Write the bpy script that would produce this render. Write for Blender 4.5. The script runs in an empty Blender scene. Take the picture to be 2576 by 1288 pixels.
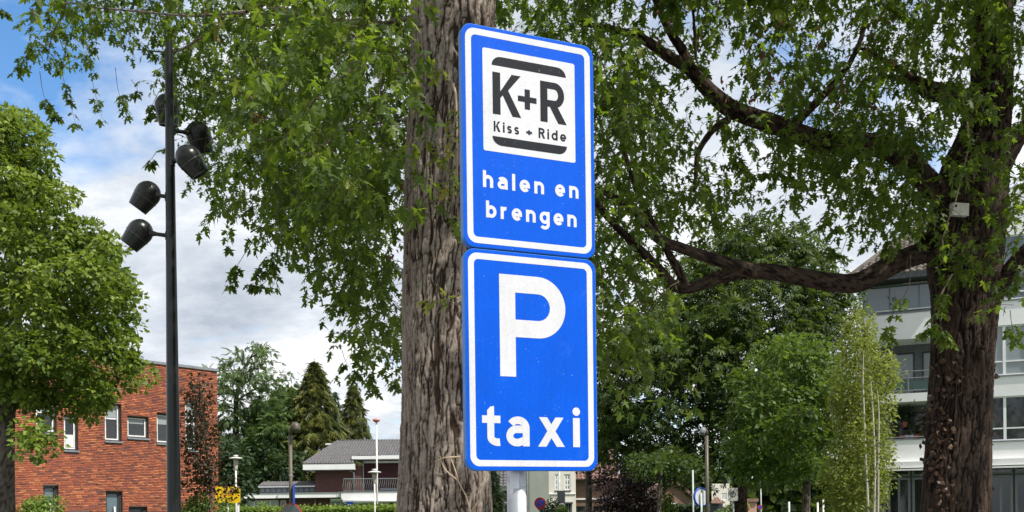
import bpy, math, random
import numpy as np
from mathutils import Vector, Matrix, noise

# ---------------------------------------------------------------- camera, sky, sun, exposure
SC = bpy.context.scene
COL = SC.collection
F, U0, HV, ROLL, CZ = 2500.0, 1287.5, 1310.0, 0.011, 1.6     # focal length, optical centre and horizon in picture units (width 2575)
cam = bpy.data.cameras.new('camera')
cam.sensor_width = 36.0
cam.lens = 36.0 * F / 2575.0
cam.shift_y = (HV - 644.0) / 2575.0
cam.clip_start, cam.clip_end = 0.05, 3000.0
camo = bpy.data.objects.new('camera', cam)
camo.location = (0, 0, CZ)
camo.rotation_euler = (math.pi / 2, ROLL, 0)
COL.objects.link(camo)
SC.camera = camo

SUN_AZ = (0.82, -0.57)
SUN_EL = math.radians(54)
SUN_ROT = math.atan2(SUN_AZ[0], SUN_AZ[1])
world = bpy.data.worlds.new('World')
SC.world = world
world.use_nodes = True
wt = world.node_tree
for n in list(wt.nodes):
    wt.nodes.remove(n)
def wn(t, **k):
    n = wt.nodes.new(t)
    for a, b in k.items():
        setattr(n, a, b)
    return n
def wl(a, b):
    wt.links.new(a, b)
sky = wn('ShaderNodeTexSky', sky_type='NISHITA', sun_disc=False, sun_elevation=SUN_EL, sun_rotation=SUN_ROT,
         air_density=1.0, dust_density=0.6, ozone_density=1.6)
tc = wn('ShaderNodeTexCoord')
sep = wn('ShaderNodeSeparateXYZ')
wl(tc.outputs['Generated'], sep.inputs[0])
zz = wn('ShaderNodeMath', operation='MAXIMUM'); wl(sep.outputs[2], zz.inputs[0]); zz.inputs[1].default_value = 0.0
za = wn('ShaderNodeMath', operation='ADD'); wl(zz.outputs[0], za.inputs[0]); za.inputs[1].default_value = 0.32
dx = wn('ShaderNodeMath', operation='DIVIDE'); wl(sep.outputs[0], dx.inputs[0]); wl(za.outputs[0], dx.inputs[1])
dy = wn('ShaderNodeMath', operation='DIVIDE'); wl(sep.outputs[1], dy.inputs[0]); wl(za.outputs[0], dy.inputs[1])
cmb = wn('ShaderNodeCombineXYZ'); wl(dx.outputs[0], cmb.inputs[0]); wl(dy.outputs[0], cmb.inputs[1])
mp = wn('ShaderNodeMapping'); wl(cmb.outputs[0], mp.inputs[0])
mp.inputs['Location'].default_value = (-6.58, 6.25, 4.75)
mp.inputs['Scale'].default_value = (1.0, 1.25, 1.0)
n1 = wn('ShaderNodeTexNoise'); wl(mp.outputs[0], n1.inputs['Vector'])
n1.inputs['Scale'].default_value = 1.9; n1.inputs['Detail'].default_value = 9; n1.inputs['Roughness'].default_value = 0.56; n1.inputs['Distortion'].default_value = 0.1
r1 = wn('ShaderNodeValToRGB'); wl(n1.outputs[0], r1.inputs[0])
r1.color_ramp.elements[0].position = 0.325; r1.color_ramp.elements[1].position = 0.455
n2 = wn('ShaderNodeTexNoise'); wl(mp.outputs[0], n2.inputs['Vector'])
n2.inputs['Scale'].default_value = 2.6; n2.inputs['Detail'].default_value = 8; n2.inputs['Roughness'].default_value = 0.66; n2.inputs['Distortion'].default_value = 0.1
r2 = wn('ShaderNodeValToRGB'); wl(n2.outputs[0], r2.inputs[0])
e = r2.color_ramp.elements
e[0].position = 0.26; e[0].color = (3.9, 4.4, 5.2, 1)
e[1].position = 0.60; e[1].color = (9.4, 9.5, 9.6, 1)
em = e.new(0.46); em.color = (6.4, 6.85, 7.5, 1)
mx = wn('ShaderNodeMix', data_type='RGBA'); wl(r1.outputs[0], mx.inputs[0])
hsv = wn('ShaderNodeHueSaturation'); wl(sky.outputs[0], hsv.inputs['Color']); hsv.inputs['Saturation'].default_value = 1.25; hsv.inputs['Value'].default_value = 1.75
wl(hsv.outputs[0], mx.inputs[6]); wl(r2.outputs[0], mx.inputs[7])
bg = wn('ShaderNodeBackground'); wl(mx.outputs[2], bg.inputs[0]); bg.inputs[1].default_value = 0.10
wo = wn('ShaderNodeOutputWorld'); wl(bg.outputs[0], wo.inputs[0])

sl = bpy.data.lights.new('sun', 'SUN')
sl.energy, sl.angle, sl.color = 5.0, math.radians(0.55), (1.0, 0.955, 0.88)
so = bpy.data.objects.new('sun', sl)
sd = Vector((SUN_AZ[0] * math.cos(SUN_EL), SUN_AZ[1] * math.cos(SUN_EL), math.sin(SUN_EL))).normalized()
so.rotation_euler = (-sd).to_track_quat('-Z', 'Y').to_euler()
so.location = (30, -10, 40)
COL.objects.link(so)
SC.view_settings.view_transform = 'Standard'
SC.view_settings.look = 'None'
SC.view_settings.gamma = 1.0
SC.view_settings.exposure = 0.3
SC.view_settings.use_curve_mapping = False
SC.render.engine = 'CYCLES'
SC.cycles.max_bounces = 6
SC.cycles.transparent_max_bounces = 6
SC.cycles.use_denoising = True

# ---------------------------------------------------------------- helpers
RND = random.Random(7)
NP = np.random.default_rng(11)
def at(u, v, D):                       # a picture direction taken out to depth D metres
    x = (u - U0) / F; z = (HV - v) / F
    return Vector(((x + ROLL * z) * D, D, CZ + (z - ROLL * x) * D))
def px(w, D):                          # picture width -> metres at depth D
    return w * D / F
def to_pix(p):
    x = p[0] / p[1]; z = (p[2] - CZ) / p[1]
    return U0 + F * (x - ROLL * z), HV - F * (z + ROLL * x)

def wm(o):
    return o.matrix_basis.copy() if o.parent is None else wm(o.parent) @ o.matrix_parent_inverse @ o.matrix_basis
def link(name, data, parent=None, mat=None):
    o = bpy.data.objects.new(name, data)
    COL.objects.link(o)
    if parent is not None:
        o.parent = parent
        o.matrix_parent_inverse = wm(parent).inverted()
    if mat is not None and data is not None and not data.materials:
        data.materials.append(mat)
    return o
def tag(o, label, cat, group=None):
    o['label'] = label; o['category'] = cat
    if group: o['group'] = group
    return o
def thing(name, loc, label, cat, group=None):
    o = bpy.data.objects.new(name, None)
    o.empty_display_size = 0.2
    o.location = loc
    COL.objects.link(o)
    return tag(o, label, cat, group)
def structure(o):
    o['kind'] = 'structure'; return o
def stuff(o):
    o['kind'] = 'stuff'; return o

class MB:
    def __init__(s): s.v = []; s.f = []
    def add(s, vs, fs):
        b = len(s.v); s.v += [tuple(p) for p in vs]; s.f += [tuple(i + b for i in f) for f in fs]; return s
    def quad(s, a, b, c, d): return s.add([a, b, c, d], [(0, 1, 2, 3)])
    def box(s, lo, hi, M=None):
        x0, y0, z0 = lo; x1, y1, z1 = hi
        vs = [Vector(p) for p in ((x0,y0,z0),(x1,y0,z0),(x1,y1,z0),(x0,y1,z0),(x0,y0,z1),(x1,y0,z1),(x1,y1,z1),(x0,y1,z1))]
        if M is not None: vs = [M @ p for p in vs]
        return s.add(vs, [(0,3,2,1),(4,5,6,7),(0,1,5,4),(1,2,6,5),(2,3,7,6),(3,0,4,7)])
    def tube(s, pts, rad, n=8, caps=True):
        pts = [Vector(p) for p in pts]
        if not isinstance(rad, (list, tuple)): rad = [rad] * len(pts)
        b = len(s.v); ref = None
        for i, p in enumerate(pts):
            t = (pts[min(i + 1, len(pts) - 1)] - pts[max(i - 1, 0)]).normalized()
            if ref is None:
                ref = t.orthogonal().normalized()
            ref = (ref - t * ref.dot(t)).normalized()
            bi = t.cross(ref)
            for k in range(n):
                a = 2 * math.pi * k / n
                s.v.append(tuple(p + (ref * math.cos(a) + bi * math.sin(a)) * rad[i]))
        for i in range(len(pts) - 1):
            for k in range(n):
                k2 = (k + 1) % n
                s.f.append((b + i*n + k, b + i*n + k2, b + (i+1)*n + k2, b + (i+1)*n + k))
        if caps:
            s.f.append(tuple(b + k for k in reversed(range(n))))
            s.f.append(tuple(b + (len(pts)-1)*n + k for k in range(n)))
        return s
    def lathe(s, c, axis, prof, n=20, up=None):       # prof: (distance along axis, radius)
        axis = Vector(axis).normalized(); a = axis.orthogonal().normalized(); bi = axis.cross(a); b = len(s.v)
        for (h, r) in prof:
            for k in range(n):
                t = 2 * math.pi * k / n
                s.v.append(tuple(Vector(c) + axis * h + (a * math.cos(t) + bi * math.sin(t)) * r))
        for i in range(len(prof) - 1):
            for k in range(n):
                k2 = (k + 1) % n
                s.f.append((b + i*n + k, b + i*n + k2, b + (i+1)*n + k2, b + (i+1)*n + k))
        return s
    def prism(s, poly, off):                          # poly: list of 3-D points, extruded by vector off
        n = len(poly); off = Vector(off)
        vs = [Vector(p) for p in poly] + [Vector(p) + off for p in poly]
        return s.add(vs, [tuple(range(n)), tuple(reversed(range(n, 2*n)))] + [(i, i + n, (i+1) % n + n, (i+1) % n) for i in range(n)])
    def build(s, name, mat, parent=None, smooth=False):
        me = bpy.data.meshes.new(name)
        me.from_pydata(s.v, [], s.f)
        if smooth: me.polygons.foreach_set('use_smooth', [True] * len(me.polygons))
        me.update()
        return link(name, me, parent, mat)

def np_mesh(name, V, Fa, mat, parent=None, attrs=None, smooth=False):
    V = np.asarray(V, np.float32); Fa = np.asarray(Fa, np.int32); k = Fa.shape[1]
    me = bpy.data.meshes.new(name)
    me.vertices.add(len(V)); me.vertices.foreach_set('co', V.ravel())
    me.loops.add(Fa.size); me.loops.foreach_set('vertex_index', Fa.ravel())
    me.polygons.add(len(Fa)); me.polygons.foreach_set('loop_start', np.arange(0, Fa.size, k, dtype=np.int32))
    if smooth: me.polygons.foreach_set('use_smooth', np.ones(len(Fa), bool))
    me.update(calc_edges=True)
    for nm, ar in (attrs or {}).items():
        a = me.attributes.new(nm, 'FLOAT', 'POINT'); a.data.foreach_set('value', np.asarray(ar, np.float32))
    return link(name, me, parent, mat)

# ---------------------------------------------------------------- materials
class NT:
    def __init__(s, name):
        s.m = bpy.data.materials.new(name); s.m.use_nodes = True; s.t = s.m.node_tree
        s.b = s.t.nodes['Principled BSDF']; s.o = s.t.nodes['Material Output']
    def n(s, t, ins=None, **k):
        nd = s.t.nodes.new(t)
        for a, b in k.items(): setattr(nd, a, b)
        for a, b in (ins or {}).items():
            if hasattr(b, 'is_linked') or isinstance(b, bpy.types.NodeSocket): s.t.links.new(b, nd.inputs[a])
            else: nd.inputs[a].default_value = b
        return nd
    def l(s, a, b): s.t.links.new(a, b)
    def ramp(s, fac, stops):
        r = s.n('ShaderNodeValToRGB', {0: fac}); el = r.color_ramp.elements
        while len(el) > len(stops): el.remove(el[-1])
        while len(el) < len(stops): el.new(1.0)
        for e_, (p, c) in zip(el, stops): e_.position = p; e_.color = (*c, 1) if len(c) == 3 else c
        return r.outputs[0]
    def coord(s, kind='Object', scale=(1, 1, 1)):
        c = s.n('ShaderNodeTexCoord'); m = s.n('ShaderNodeMapping', {0: c.outputs[kind], 'Scale': scale}); return m.outputs[0]
    def noise(s, vec, scale, detail=4, rough=.55, dist=0.):
        return s.n('ShaderNodeTexNoise', {'Vector': vec, 'Scale': scale, 'Detail': detail, 'Roughness': rough, 'Distortion': dist}).outputs[0]
    def bump(s, h, strength=.3, dist=.01):
        b = s.n('ShaderNodeBump', {'Height': h, 'Strength': strength, 'Distance': dist}); s.l(b.outputs[0], s.b.inputs['Normal'])
def mul(c, k): return tuple(min(1, x * k) for x in c)
def M(name, col, rough=.6, spec=.3, metal=0., nz=8., var=.18, bump=0., bscale=40., coat=0.):
    t = NT(name); v = t.coord('Object')
    f = t.noise(v, nz, 5, .6)
    t.l(t.ramp(f, [(.3, mul(col, 1 - var)), (.7, mul(col, 1 + var))]), t.b.inputs['Base Color'])
    t.b.inputs['Roughness'].default_value = rough; t.b.inputs['Specular IOR Level'].default_value = spec; t.b.inputs['Metallic'].default_value = metal
    if coat: t.b.inputs['Coat Weight'].default_value = coat; t.b.inputs['Coat Roughness'].default_value = .08
    if bump: t.bump(t.noise(v, bscale, 4), bump, .01)
    return t.m
def leaf_mat(name, stops, trans, tmix=.38, rough=.5, spec=.3, by_object=False):
    t = NT(name)
    if by_object: f = t.n('ShaderNodeObjectInfo').outputs['Random']
    else: f = t.n('ShaderNodeAttribute', attribute_name='rnd').outputs['Fac']
    c = t.ramp(f, stops)
    t.l(c, t.b.inputs['Base Color']); t.b.inputs['Roughness'].default_value = rough; t.b.inputs['Specular IOR Level'].default_value = spec
    hs = t.n('ShaderNodeMix', {0: .55, 6: c, 7: (*trans, 1)}, data_type='RGBA')
    tr = t.n('ShaderNodeBsdfTranslucent', {0: hs.outputs[2]})
    mxs = t.n('ShaderNodeMixShader', {0: tmix, 1: t.b.outputs[0], 2: tr.outputs[0]})
    t.l(mxs.outputs[0], t.o.inputs['Surface'])
    return t.m
def bark_mat(name, plate, plate2, crack, lichen=None, lich_amt=.62):
    t = NT(name); v = t.coord('Object'); vs = t.coord('Object', (1, 1, .22))
    a = t.n('ShaderNodeAttribute', attribute_name='bark').outputs['Fac']
    f = t.noise(t.coord('Object', (1, 1, .45)), 22, 6, .7, .2)
    c = t.ramp(f, [(.32, plate), (.68, plate2)])
    if lichen:
        lf = t.ramp(t.noise(v, 5.5, 6, .7), [(lich_amt, (0, 0, 0)), (lich_amt + .07, (1, 1, 1))])
        c = t.n('ShaderNodeMix', {0: lf, 6: c, 7: (*lichen, 1)}, data_type='RGBA').outputs[2]
    k = t.ramp(a, [(.12, (0, 0, 0)), (.40, (.62, .62, .62)), (.75, (1, 1, 1))])
    c = t.n('ShaderNodeMix', {0: k, 6: (*crack, 1), 7: c}, data_type='RGBA').outputs[2]
    t.l(c, t.b.inputs['Base Color']); t.b.inputs['Roughness'].default_value = .9; t.b.inputs['Specular IOR Level'].default_value = .15
    t.bump(t.noise(vs, 60, 6, .7, .3), .7, .02)
    return t.m

MAT = {}
MAT['bark'] = bark_mat('maple_bark', (.20, .165, .135), (.36, .305, .255), (.040, .027, .020), (.24, .25, .19), .60)
MAT['bark_dark'] = bark_mat('shaded_maple_bark', (.044, .030, .022), (.090, .064, .047), (.011, .007, .006), (.085, .082, .066), .69)  # dark bark, base colour lowered further to hold the crown's shade
MAT['bark_lime'] = bark_mat('lime_bark', (.10, .085, .07), (.17, .15, .12), (.04, .03, .025))
MAT['twig'] = M('twig_brown', (.075, .055, .035), .8)
MAT['twig_pale'] = M('dry_ivy_stem', (.42, .33, .22), .8)
MG = [(0, (.018, .037, .009)), (.4, (.048, .086, .014)), (.8, (.110, .168, .024)), (1, (.26, .29, .05))]
MAT['maple'] = leaf_mat('maple_leaf', MG, (.32, .48, .02), .48)
MAT['maple_one'] = leaf_mat('maple_leaf_single', MG, (.32, .48, .02), .48, by_object=True)
MAT['sprout'] = leaf_mat('young_maple_leaf', [(0, (.07, .12, .018)), (.6, (.15, .20, .03)), (1, (.30, .25, .05))], (.35, .42, .04), .45)
MAT['samara'] = leaf_mat('dry_seed', [(0, (.10, .045, .02)), (1, (.18, .09, .04))], (.2, .1, .04), .25)
MAT['lime'] = leaf_mat('lime_leaf', [(0, (.030, .060, .012)), (.5, (.105, .165, .024)), (1, (.24, .30, .045))], (.34, .46, .03), .34)
MAT['chest'] = leaf_mat('chestnut_leaf', [(0, (.013, .028, .009)), (.5, (.036, .066, .015)), (1, (.12, .16, .03))], (.20, .30, .03), .30)
MAT['lime2'] = leaf_mat('round_tree_leaf', [(0, (.028, .06, .012)), (.5, (.062, .115, .02)), (1, (.12, .18, .03))], (.24, .34, .03), .36)
MAT['birch'] = leaf_mat('birch_leaf', [(0, (.06, .085, .018)), (.5, (.14, .175, .030)), (1, (.26, .29, .06))], (.38, .45, .05), .42)
MAT['larch'] = leaf_mat('larch_needle', [(0, (.035, .07, .026)), (.6, (.085, .14, .040)), (1, (.15, .21, .055))], (.20, .30, .05), .35)
MAT['cypress'] = leaf_mat('cypress_spray', [(0, (.026, .042, .013)), (.5, (.070, .088, .022)), (1, (.165, .165, .036))], (.20, .24, .04), .30)
MAT['darkgreen'] = leaf_mat('dark_evergreen_leaf', [(0, (.012, .026, .012)), (.6, (.025, .05, .016)), (1, (.06, .09, .025))], (.08, .14, .02), .22)
MAT['purple'] = leaf_mat('purple_leaf', [(0, (.008, .004, .006)), (.7, (.018, .008, .010)), (1, (.05, .022, .022))], (.05, .01, .015), .12)
MAT['copper'] = leaf_mat('dark_copper_leaf', [(0, (.020, .018, .010)), (.6, (.035, .032, .014)), (1, (.07, .045, .02))], (.10, .07, .02), .25)
MAT['hedge'] = leaf_mat('hedge_leaf', [(0, (.07, .13, .02)), (.5, (.14, .22, .03)), (1, (.24, .31, .05))], (.30, .42, .05), .35)
MAT['yellowgreen'] = leaf_mat('yellow_shrub_leaf', [(0, (.16, .16, .02)), (1, (.45, .36, .03))], (.5, .4, .05), .3)
MAT['dryivy'] = leaf_mat('dry_ivy_leaf', [(0, (.05, .025, .013)), (.6, (.11, .06, .035)), (1, (.28, .19, .12))], (.2, .11, .05), .15)

# ---------------------------------------------------------------- ground
MAT['paving'] = M('grey_paving', (.20, .19, .18), .9, .2, nz=1.5, bump=.4, bscale=30)
MAT['asphalt'] = M('asphalt', (.055, .055, .057), .9, .2, nz=2.5, bump=.4, bscale=60)
MAT['grass'] = M('grass_ground', (.05, .085, .025), .95, .1, nz=.6, var=.35, bump=.6, bscale=20)
MAT['kerb'] = M('concrete_kerb', (.32, .31, .29), .9, .2)
structure(MB().quad((-600, -300, 0), (600, -300, 0), (600, 1500, 0), (-600, 1500, 0)).build('ground', MAT['grass']))
structure(MB().quad((-60, -20, .004), (60, -20, .004), (60, 14.5, .004), (-60, 14.5, .004)).build('pavement', MAT['paving']))
structure(MB().quad((-60, 14.8, .004), (60, 14.8, .004), (60, 21, .004), (-60, 21, .004)).build('road', MAT['asphalt']))
structure(MB().box((-60, 14.5, 0), (60, 14.8, .12)).build('kerb', MAT['kerb']))

# ---------------------------------------------------------------- the two blue signs on their post
def sheeting(name, col, rough=.5, cell=.0035, spec=.10):
    t = NT(name); v = t.coord('Object')
    n_ = t.noise(v, 6, 5, .6)
    base = t.ramp(n_, [(.3, mul(col, .93)), (.7, mul(col, 1.07))])
    cloud_refl = t.ramp(t.noise(v, 11, 6, .65, .6), [(.60, (0, 0, 0)), (.85, (.12, .12, .12))])            # cloud reflections painted in as faint pale patches
    base = t.n('ShaderNodeMix', {0: cloud_refl, 6: base, 7: (.20, .42, .80, 1)}, data_type='RGBA').outputs[2]
    cellv = t.n('ShaderNodeTexVoronoi', {'Vector': v, 'Scale': 1 / cell}, feature='F1')
    grain = t.ramp(t.noise(cellv.outputs['Color'], 2.5, 1), [(.3, (.91, .91, .91)), (.7, (1.06, 1.06, 1.06))])
    base = t.n('ShaderNodeMix', {0: 1., 6: base, 7: grain}, data_type='RGBA', blend_type='MULTIPLY').outputs[2]
    run = t.ramp(t.noise(t.coord('Object', (70, 70, 3.5)), 1., 4, .6), [(.40, (.955, .955, .955)), (.62, (1.01, 1.01, 1.01))])       # rain streaks
    base = t.n('ShaderNodeMix', {0: 1., 6: base, 7: run}, data_type='RGBA', blend_type='MULTIPLY').outputs[2]
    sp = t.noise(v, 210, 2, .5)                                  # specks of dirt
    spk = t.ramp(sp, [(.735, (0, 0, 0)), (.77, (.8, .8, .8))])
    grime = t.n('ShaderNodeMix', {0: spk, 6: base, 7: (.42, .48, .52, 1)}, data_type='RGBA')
    t.l(grime.outputs[2], t.b.inputs['Base Color'])
    vo = t.n('ShaderNodeTexVoronoi', {'Vector': v, 'Scale': 1 / cell}, feature='DISTANCE_TO_EDGE')
    t.bump(vo.outputs[0], .10, .0006)
    t.b.inputs['Roughness'].default_value = rough; t.b.inputs['Specular IOR Level'].default_value = spec
    t.b.inputs['Coat Weight'].default_value = .04; t.b.inputs['Coat Roughness'].default_value = .2
    return t.m
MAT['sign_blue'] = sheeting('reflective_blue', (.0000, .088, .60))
MAT['sign_white'] = sheeting('reflective_white', (.62, .63, .65))
MAT['sign_black'] = sheeting('printed_black', (.022, .024, .028), .4)
MAT['sign_edge'] = M('blue_painted_edge', (.012, .13, .46), .35, .4, nz=20)
MAT['alu'] = M('aluminium_back', (.42, .43, .44), .4, .5, .7)
def galv():
    t = NT('galvanised_steel'); v = t.coord('Object')
    vo = t.n('ShaderNodeTexVoronoi', {'Vector': v, 'Scale': 38.}, feature='F1')
    c1 = t.ramp(t.noise(vo.outputs['Color'], 3, 2), [(.3, (.34, .36, .38)), (.7, (.52, .54, .56))])
    t.l(c1, t.b.inputs['Base Color']); t.b.inputs['Metallic'].default_value = .35; t.b.inputs['Roughness'].default_value = .5
    t.bump(t.noise(v, 30, 4), .1, .004)
    return t.m
MAT['galv'] = galv()
MAT['sticker'] = M('sticker_residue', (.62, .66, .70), .7, .2, nz=30, var=.12)

SX = Vector((.9176092, .39742898, .0065995)); SZ = Vector((-.00140546, -.01335896, .99990978)); SN = Vector((.39748129, -.91753569, -.01169973))
SO = Vector((.0623, 2.75, .7394 + CZ))
def sp(x, z, o=0.):                 # millimetres on the sign face, o = millimetres in front of it
    return SO + SX * (x / 1000) + SZ * (z / 1000) + SN * (o / 1000)
def rrect(x0, z0, x1, z1, r, n=7):
    pts = []
    for cx, cz, a0 in ((x1 - r, z0 + r, -90), (x1 - r, z1 - r, 0), (x0 + r, z1 - r, 90), (x0 + r, z0 + r, 180)):
        for k in range(n):
            a = math.radians(a0 + 90 * k / (n - 1)); pts.append((cx + r * math.cos(a), cz + r * math.sin(a)))
    return pts
class Flat:
    def __init__(s, o): s.m = MB(); s.o = o
    def up(s): s.o += .06; return s.o
    def poly(s, pts):
        o = s.up(); s.m.add([sp(x, z, o) for x, z in pts], [tuple(range(len(pts)))])
    def ring(s, a, b):
        o = s.up(); n = len(a); s.m.add([sp(x, z, o) for x, z in a] + [sp(x, z, o) for x, z in b], [(i, (i+1) % n, (i+1) % n + n, i + n) for i in range(n)])
    def stroke(s, pts, w, closed=False):
        pts = [p for i, p in enumerate(pts) if i == 0 or math.dist(p, pts[i - 1]) > 1e-3]
        o = s.up(); n = len(pts); L = []; Rr = []
        for i in range(n):
            p = Vector(pts[i])
            a = Vector(pts[(i - 1) % n]) if (closed or i > 0) else None
            b = Vector(pts[(i + 1) % n]) if (closed or i < n - 1) else None
            d1 = (p - a).normalized() if a is not None else (b - p).normalized()
            d2 = (b - p).normalized() if b is not None else d1
            n1_ = Vector((-d1.y, d1.x)); n2_ = Vector((-d2.y, d2.x)); m = (n1_ + n2_).normalized()
            k = w / 2 / max(.5, m.dot(n1_))
            L.append(p + m * k); Rr.append(p - m * k)
        fs = [(i, i + n, (i+1) % n + n, (i+1) % n) for i in range(n if closed else n - 1)]
        s.m.add([sp(q.x, q.y, o) for q in L] + [sp(q.x, q.y, o) for q in Rr], fs)
    def build(s, name, mat, parent):
        ob = s.m.build(name, mat, parent)
        me = ob.data                                            # faces all look out of the sign
        me.update()
        for p in me.polygons:
            if p.normal.dot(SN) < 0: p.flip()
        return ob
def arc(cx, cy, rx, ry, a0, a1, n=14):
    return [(cx + rx * math.cos(math.radians(a0 + (a1 - a0) * k / n)), cy + ry * math.sin(math.radians(a0 + (a1 - a0) * k / n))) for k in range(n + 1)]
def glyph(ch, s):                   # x-height 1, stroke s; returns width, strokes, polygons
    c = s / 2; st = []; po = []
    if ch in 'nhr':
        w = .84; r = w / 2 - c; top = 1.36 if ch == 'h' else 1.0
        st.append([(c, 0), (c, top)])
        if ch == 'r': w = .60; st.append(arc(c + .30, 1 - c - .30, .30, .30, 180, 78)); 
        else: st.append(arc(w / 2, 1 - c - r, r, r, 180, 0) + [(w - c, 0)])
    elif ch == 'e':
        w = .88; st.append([(w - c, .47)] + arc(w / 2, .5, w / 2 - c, .5 - c, 2, 318, 26)); st.append([(c, .47), (w - c + c * .9, .47)])
    elif ch == 'a':
        w = .84; r = .30
        st.append([(w - c, 0), (w - c, .62)] + arc(w - c - .29, .62, .29, 1 - c - .62, 12, 150, 12))
        st.append([(w - c, .57), (w * .50, .57)] + arc(w * .44, .57 / 2 + c / 2, w * .44 - c, .57 / 2 - c / 2, 90, 270, 14) + [(w * .52, c), (w - c, .22)])
    elif ch in 'bdg':
        w = .88; st.append(arc(w / 2, .5, w / 2 - c, .5 - c, 0, 360, 26)[:-1] + ['closed'])
        if ch == 'b': st.append([(c, 0), (c, 1.36)])
        elif ch == 'd': st.append([(w - c, 0), (w - c, 1.36)])
        else: st.append([(w - c, 1.0), (w - c, -.06)] + arc(w / 2, -.06, w / 2 - c, .28, 0, -150, 12))
    elif ch == 'l': w = s; st.append([(c, 0), (c, 1.36)])
    elif ch == 'i': w = s; st.append([(c, 0), (c, 1.0)]); po.append(arc(c, 1.22, s * .56, s * .56, 0, 360, 18)[:-1])
    elif ch == 't':
        w = .66; x = .185 + c
        st.append([(x, 1.0), (x, .30)] + arc(x + .26, .30, .26, .30 - c, 180, 285, 10)); st.append([(0, .885), (w, .885)])
        po.append([(x - c, .95), (x + c, .95), (x + c, 1.33), (x - c * .1, 1.30), (x - c, 1.18)])
    elif ch == 'x':
        w = 1.0; k = s * 1.22
        po.append([(0, 0), (k, 0), (w - .04, 1), (w - .04 - k, 1)]); po.append([(w - k, 0), (w, 0), (.04 + k, 1), (.04, 1)])
    elif ch == 's':
        w = .68; r = (1 - s) / 4
        st.append(arc(w / 2, 1 - c - r, w / 2 - c, r, 25, 270, 14) + arc(w / 2, c + r, w / 2 - c, r, 90, -155, 14)[1:])
    elif ch == 'K':
        w = .95; h = 1.36; st.append([(c, 0), (c, h)]); k = s * 1.3
        po.append([(s * .9, .56), (w - k - .02, h), (w - .02, h), (s * .9, .36 + .12)]); po.append([(.33, .70), (.33 + k * .72, .86), (w, 0), (w - k, 0)])
    elif ch == 'R':
        w = .90; h = 1.36; b0 = .60; st.append([(c, 0), (c, h)])
        st.append([(c, h - c), (w * .52, h - c)] + arc(w * .52, (h + b0) / 2, w * .44 - c, (h - b0) / 2 - c, 90, -90, 14) + [(c, b0 + c)])
        k = s * 1.12; po.append([(.36, b0 + .03), (.36 + k, b0 + .06), (w + .02, 0), (w + .02 - k, 0)])
    elif ch == '+': w = .62; st.append([(0, .5), (w, .5)]); st.append([(w / 2, .19), (w / 2, .81)])
    else: w = .42
    return w, st, po
def text(par, mat, o, word, x0, x1, base, xh, s, gap=.30):
    ws = [glyph(c, s)[0] for c in word]; tot = sum(ws) + gap * (len(word) - 1)
    k = (x1 - x0) / (tot * xh); x = x0
    for ch, w in zip(word, ws):
        _, st, po = glyph(ch, s); fl = Flat(o)
        tr = lambda p: (x + p[0] * xh * k, base + p[1] * xh)
        for q in st:
            cl = q[-1] == 'closed'
            fl.stroke([tr(p) for p in (q[:-1] if cl else q)], s * xh * (k if k < 1 else (1 + k) / 2), cl)
        for q in po: fl.poly([tr(p) for p in q])
        fl.build('letter', mat, par)
        x += (w + gap) * xh * k

def sign_panel(name, z0, z1, label):
    root = thing(name, sp(0, z0, -15), label, 'road sign', 'blue signs stacked on one post')
    fr = rrect(-200, z0, 200, z1, 30)
    n = len(fr); mb = MB()
    rings = [(0, 3), (.7, 1.2), (0, 0)]
    inn = rrect(-198, z0 + 2, 198, z1 - 2, 28)
    mb.add([sp(x, z, 0) for x, z in inn], [tuple(range(n))])
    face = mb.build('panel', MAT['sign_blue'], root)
    eb = MB()
    eb.add([sp(x, z, 0) for x, z in inn] + [sp(x, z, -1.6) for x, z in fr] + [sp(x, z, -22) for x, z in fr] + [sp(x, z, -22) for x, z in rrect(-186, z0 + 14, 186, z1 - 14, 20)],
           [(i + a, (i + 1) % n + a, (i + 1) % n + a + n, i + a + n) for a in (0, n, 2 * n) for i in range(n)])
    eb.build('folded_edge', MAT['sign_edge'], root)
    MB().add([sp(x, z, -4) for x, z in inn], [tuple(reversed(range(n)))]).build('back_plate', MAT['alu'], root)
    bd = Flat(.25); bd.ring(rrect(-189, z0 + 12, 188.5, z1 - 11, 27, 9), rrect(-172, z0 + 29, 171, z1 - 28, 13, 9))
    bd.build('border', MAT['sign_white'], root)
    return root
up = sign_panel('road_sign', 1.5, 601.5, 'upper blue sign reading K+R Kiss + Ride halen en brengen')
f = Flat(.25); f.poly(rrect(-139.5, 266, 139.5, 543, 6)); field = f.build('white_field', MAT['sign_white'], up)
BK, WH = MAT['sign_black'], MAT['sign_white']
f = Flat(.6); f.poly([(-113, 500), (112, 500)] + arc(84, 500, 28, 25, 0, 90, 8) + arc(-85, 500, 28, 25, 90, 180, 8)); f.build('bar_mark', BK, up)
f = Flat(.6); f.poly([(113, 308), (-113, 308)] + arc(-85, 308, 28, 24, 180, 270, 8) + arc(86, 308, 27, 24, 270, 360, 8)); f.build('bar_mark', BK, up)
f = Flat(.6)
f.poly([(-111, 368), (-88, 368), (-88, 482), (-111, 482)])
f.poly([(-88.5, 431), (-88.5, 413), (-81, 422), (-52.5, 368), (-26.5, 368), (-65, 437), (-27, 482), (-54, 482)])
f.build('letter', BK, up)
f = Flat(.6)
f.poly([(32, 368), (54, 368), (54, 480.5), (32, 480.5)])
f.stroke([(53.5, 471), (76, 471)] + arc(76, 446, 20.5, 25, 90, -90, 14) + [(53.5, 421)], 19)
f.poly([(60, 414), (84, 416), (113, 368), (87, 368)])
f.build('letter', BK, up)
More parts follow.
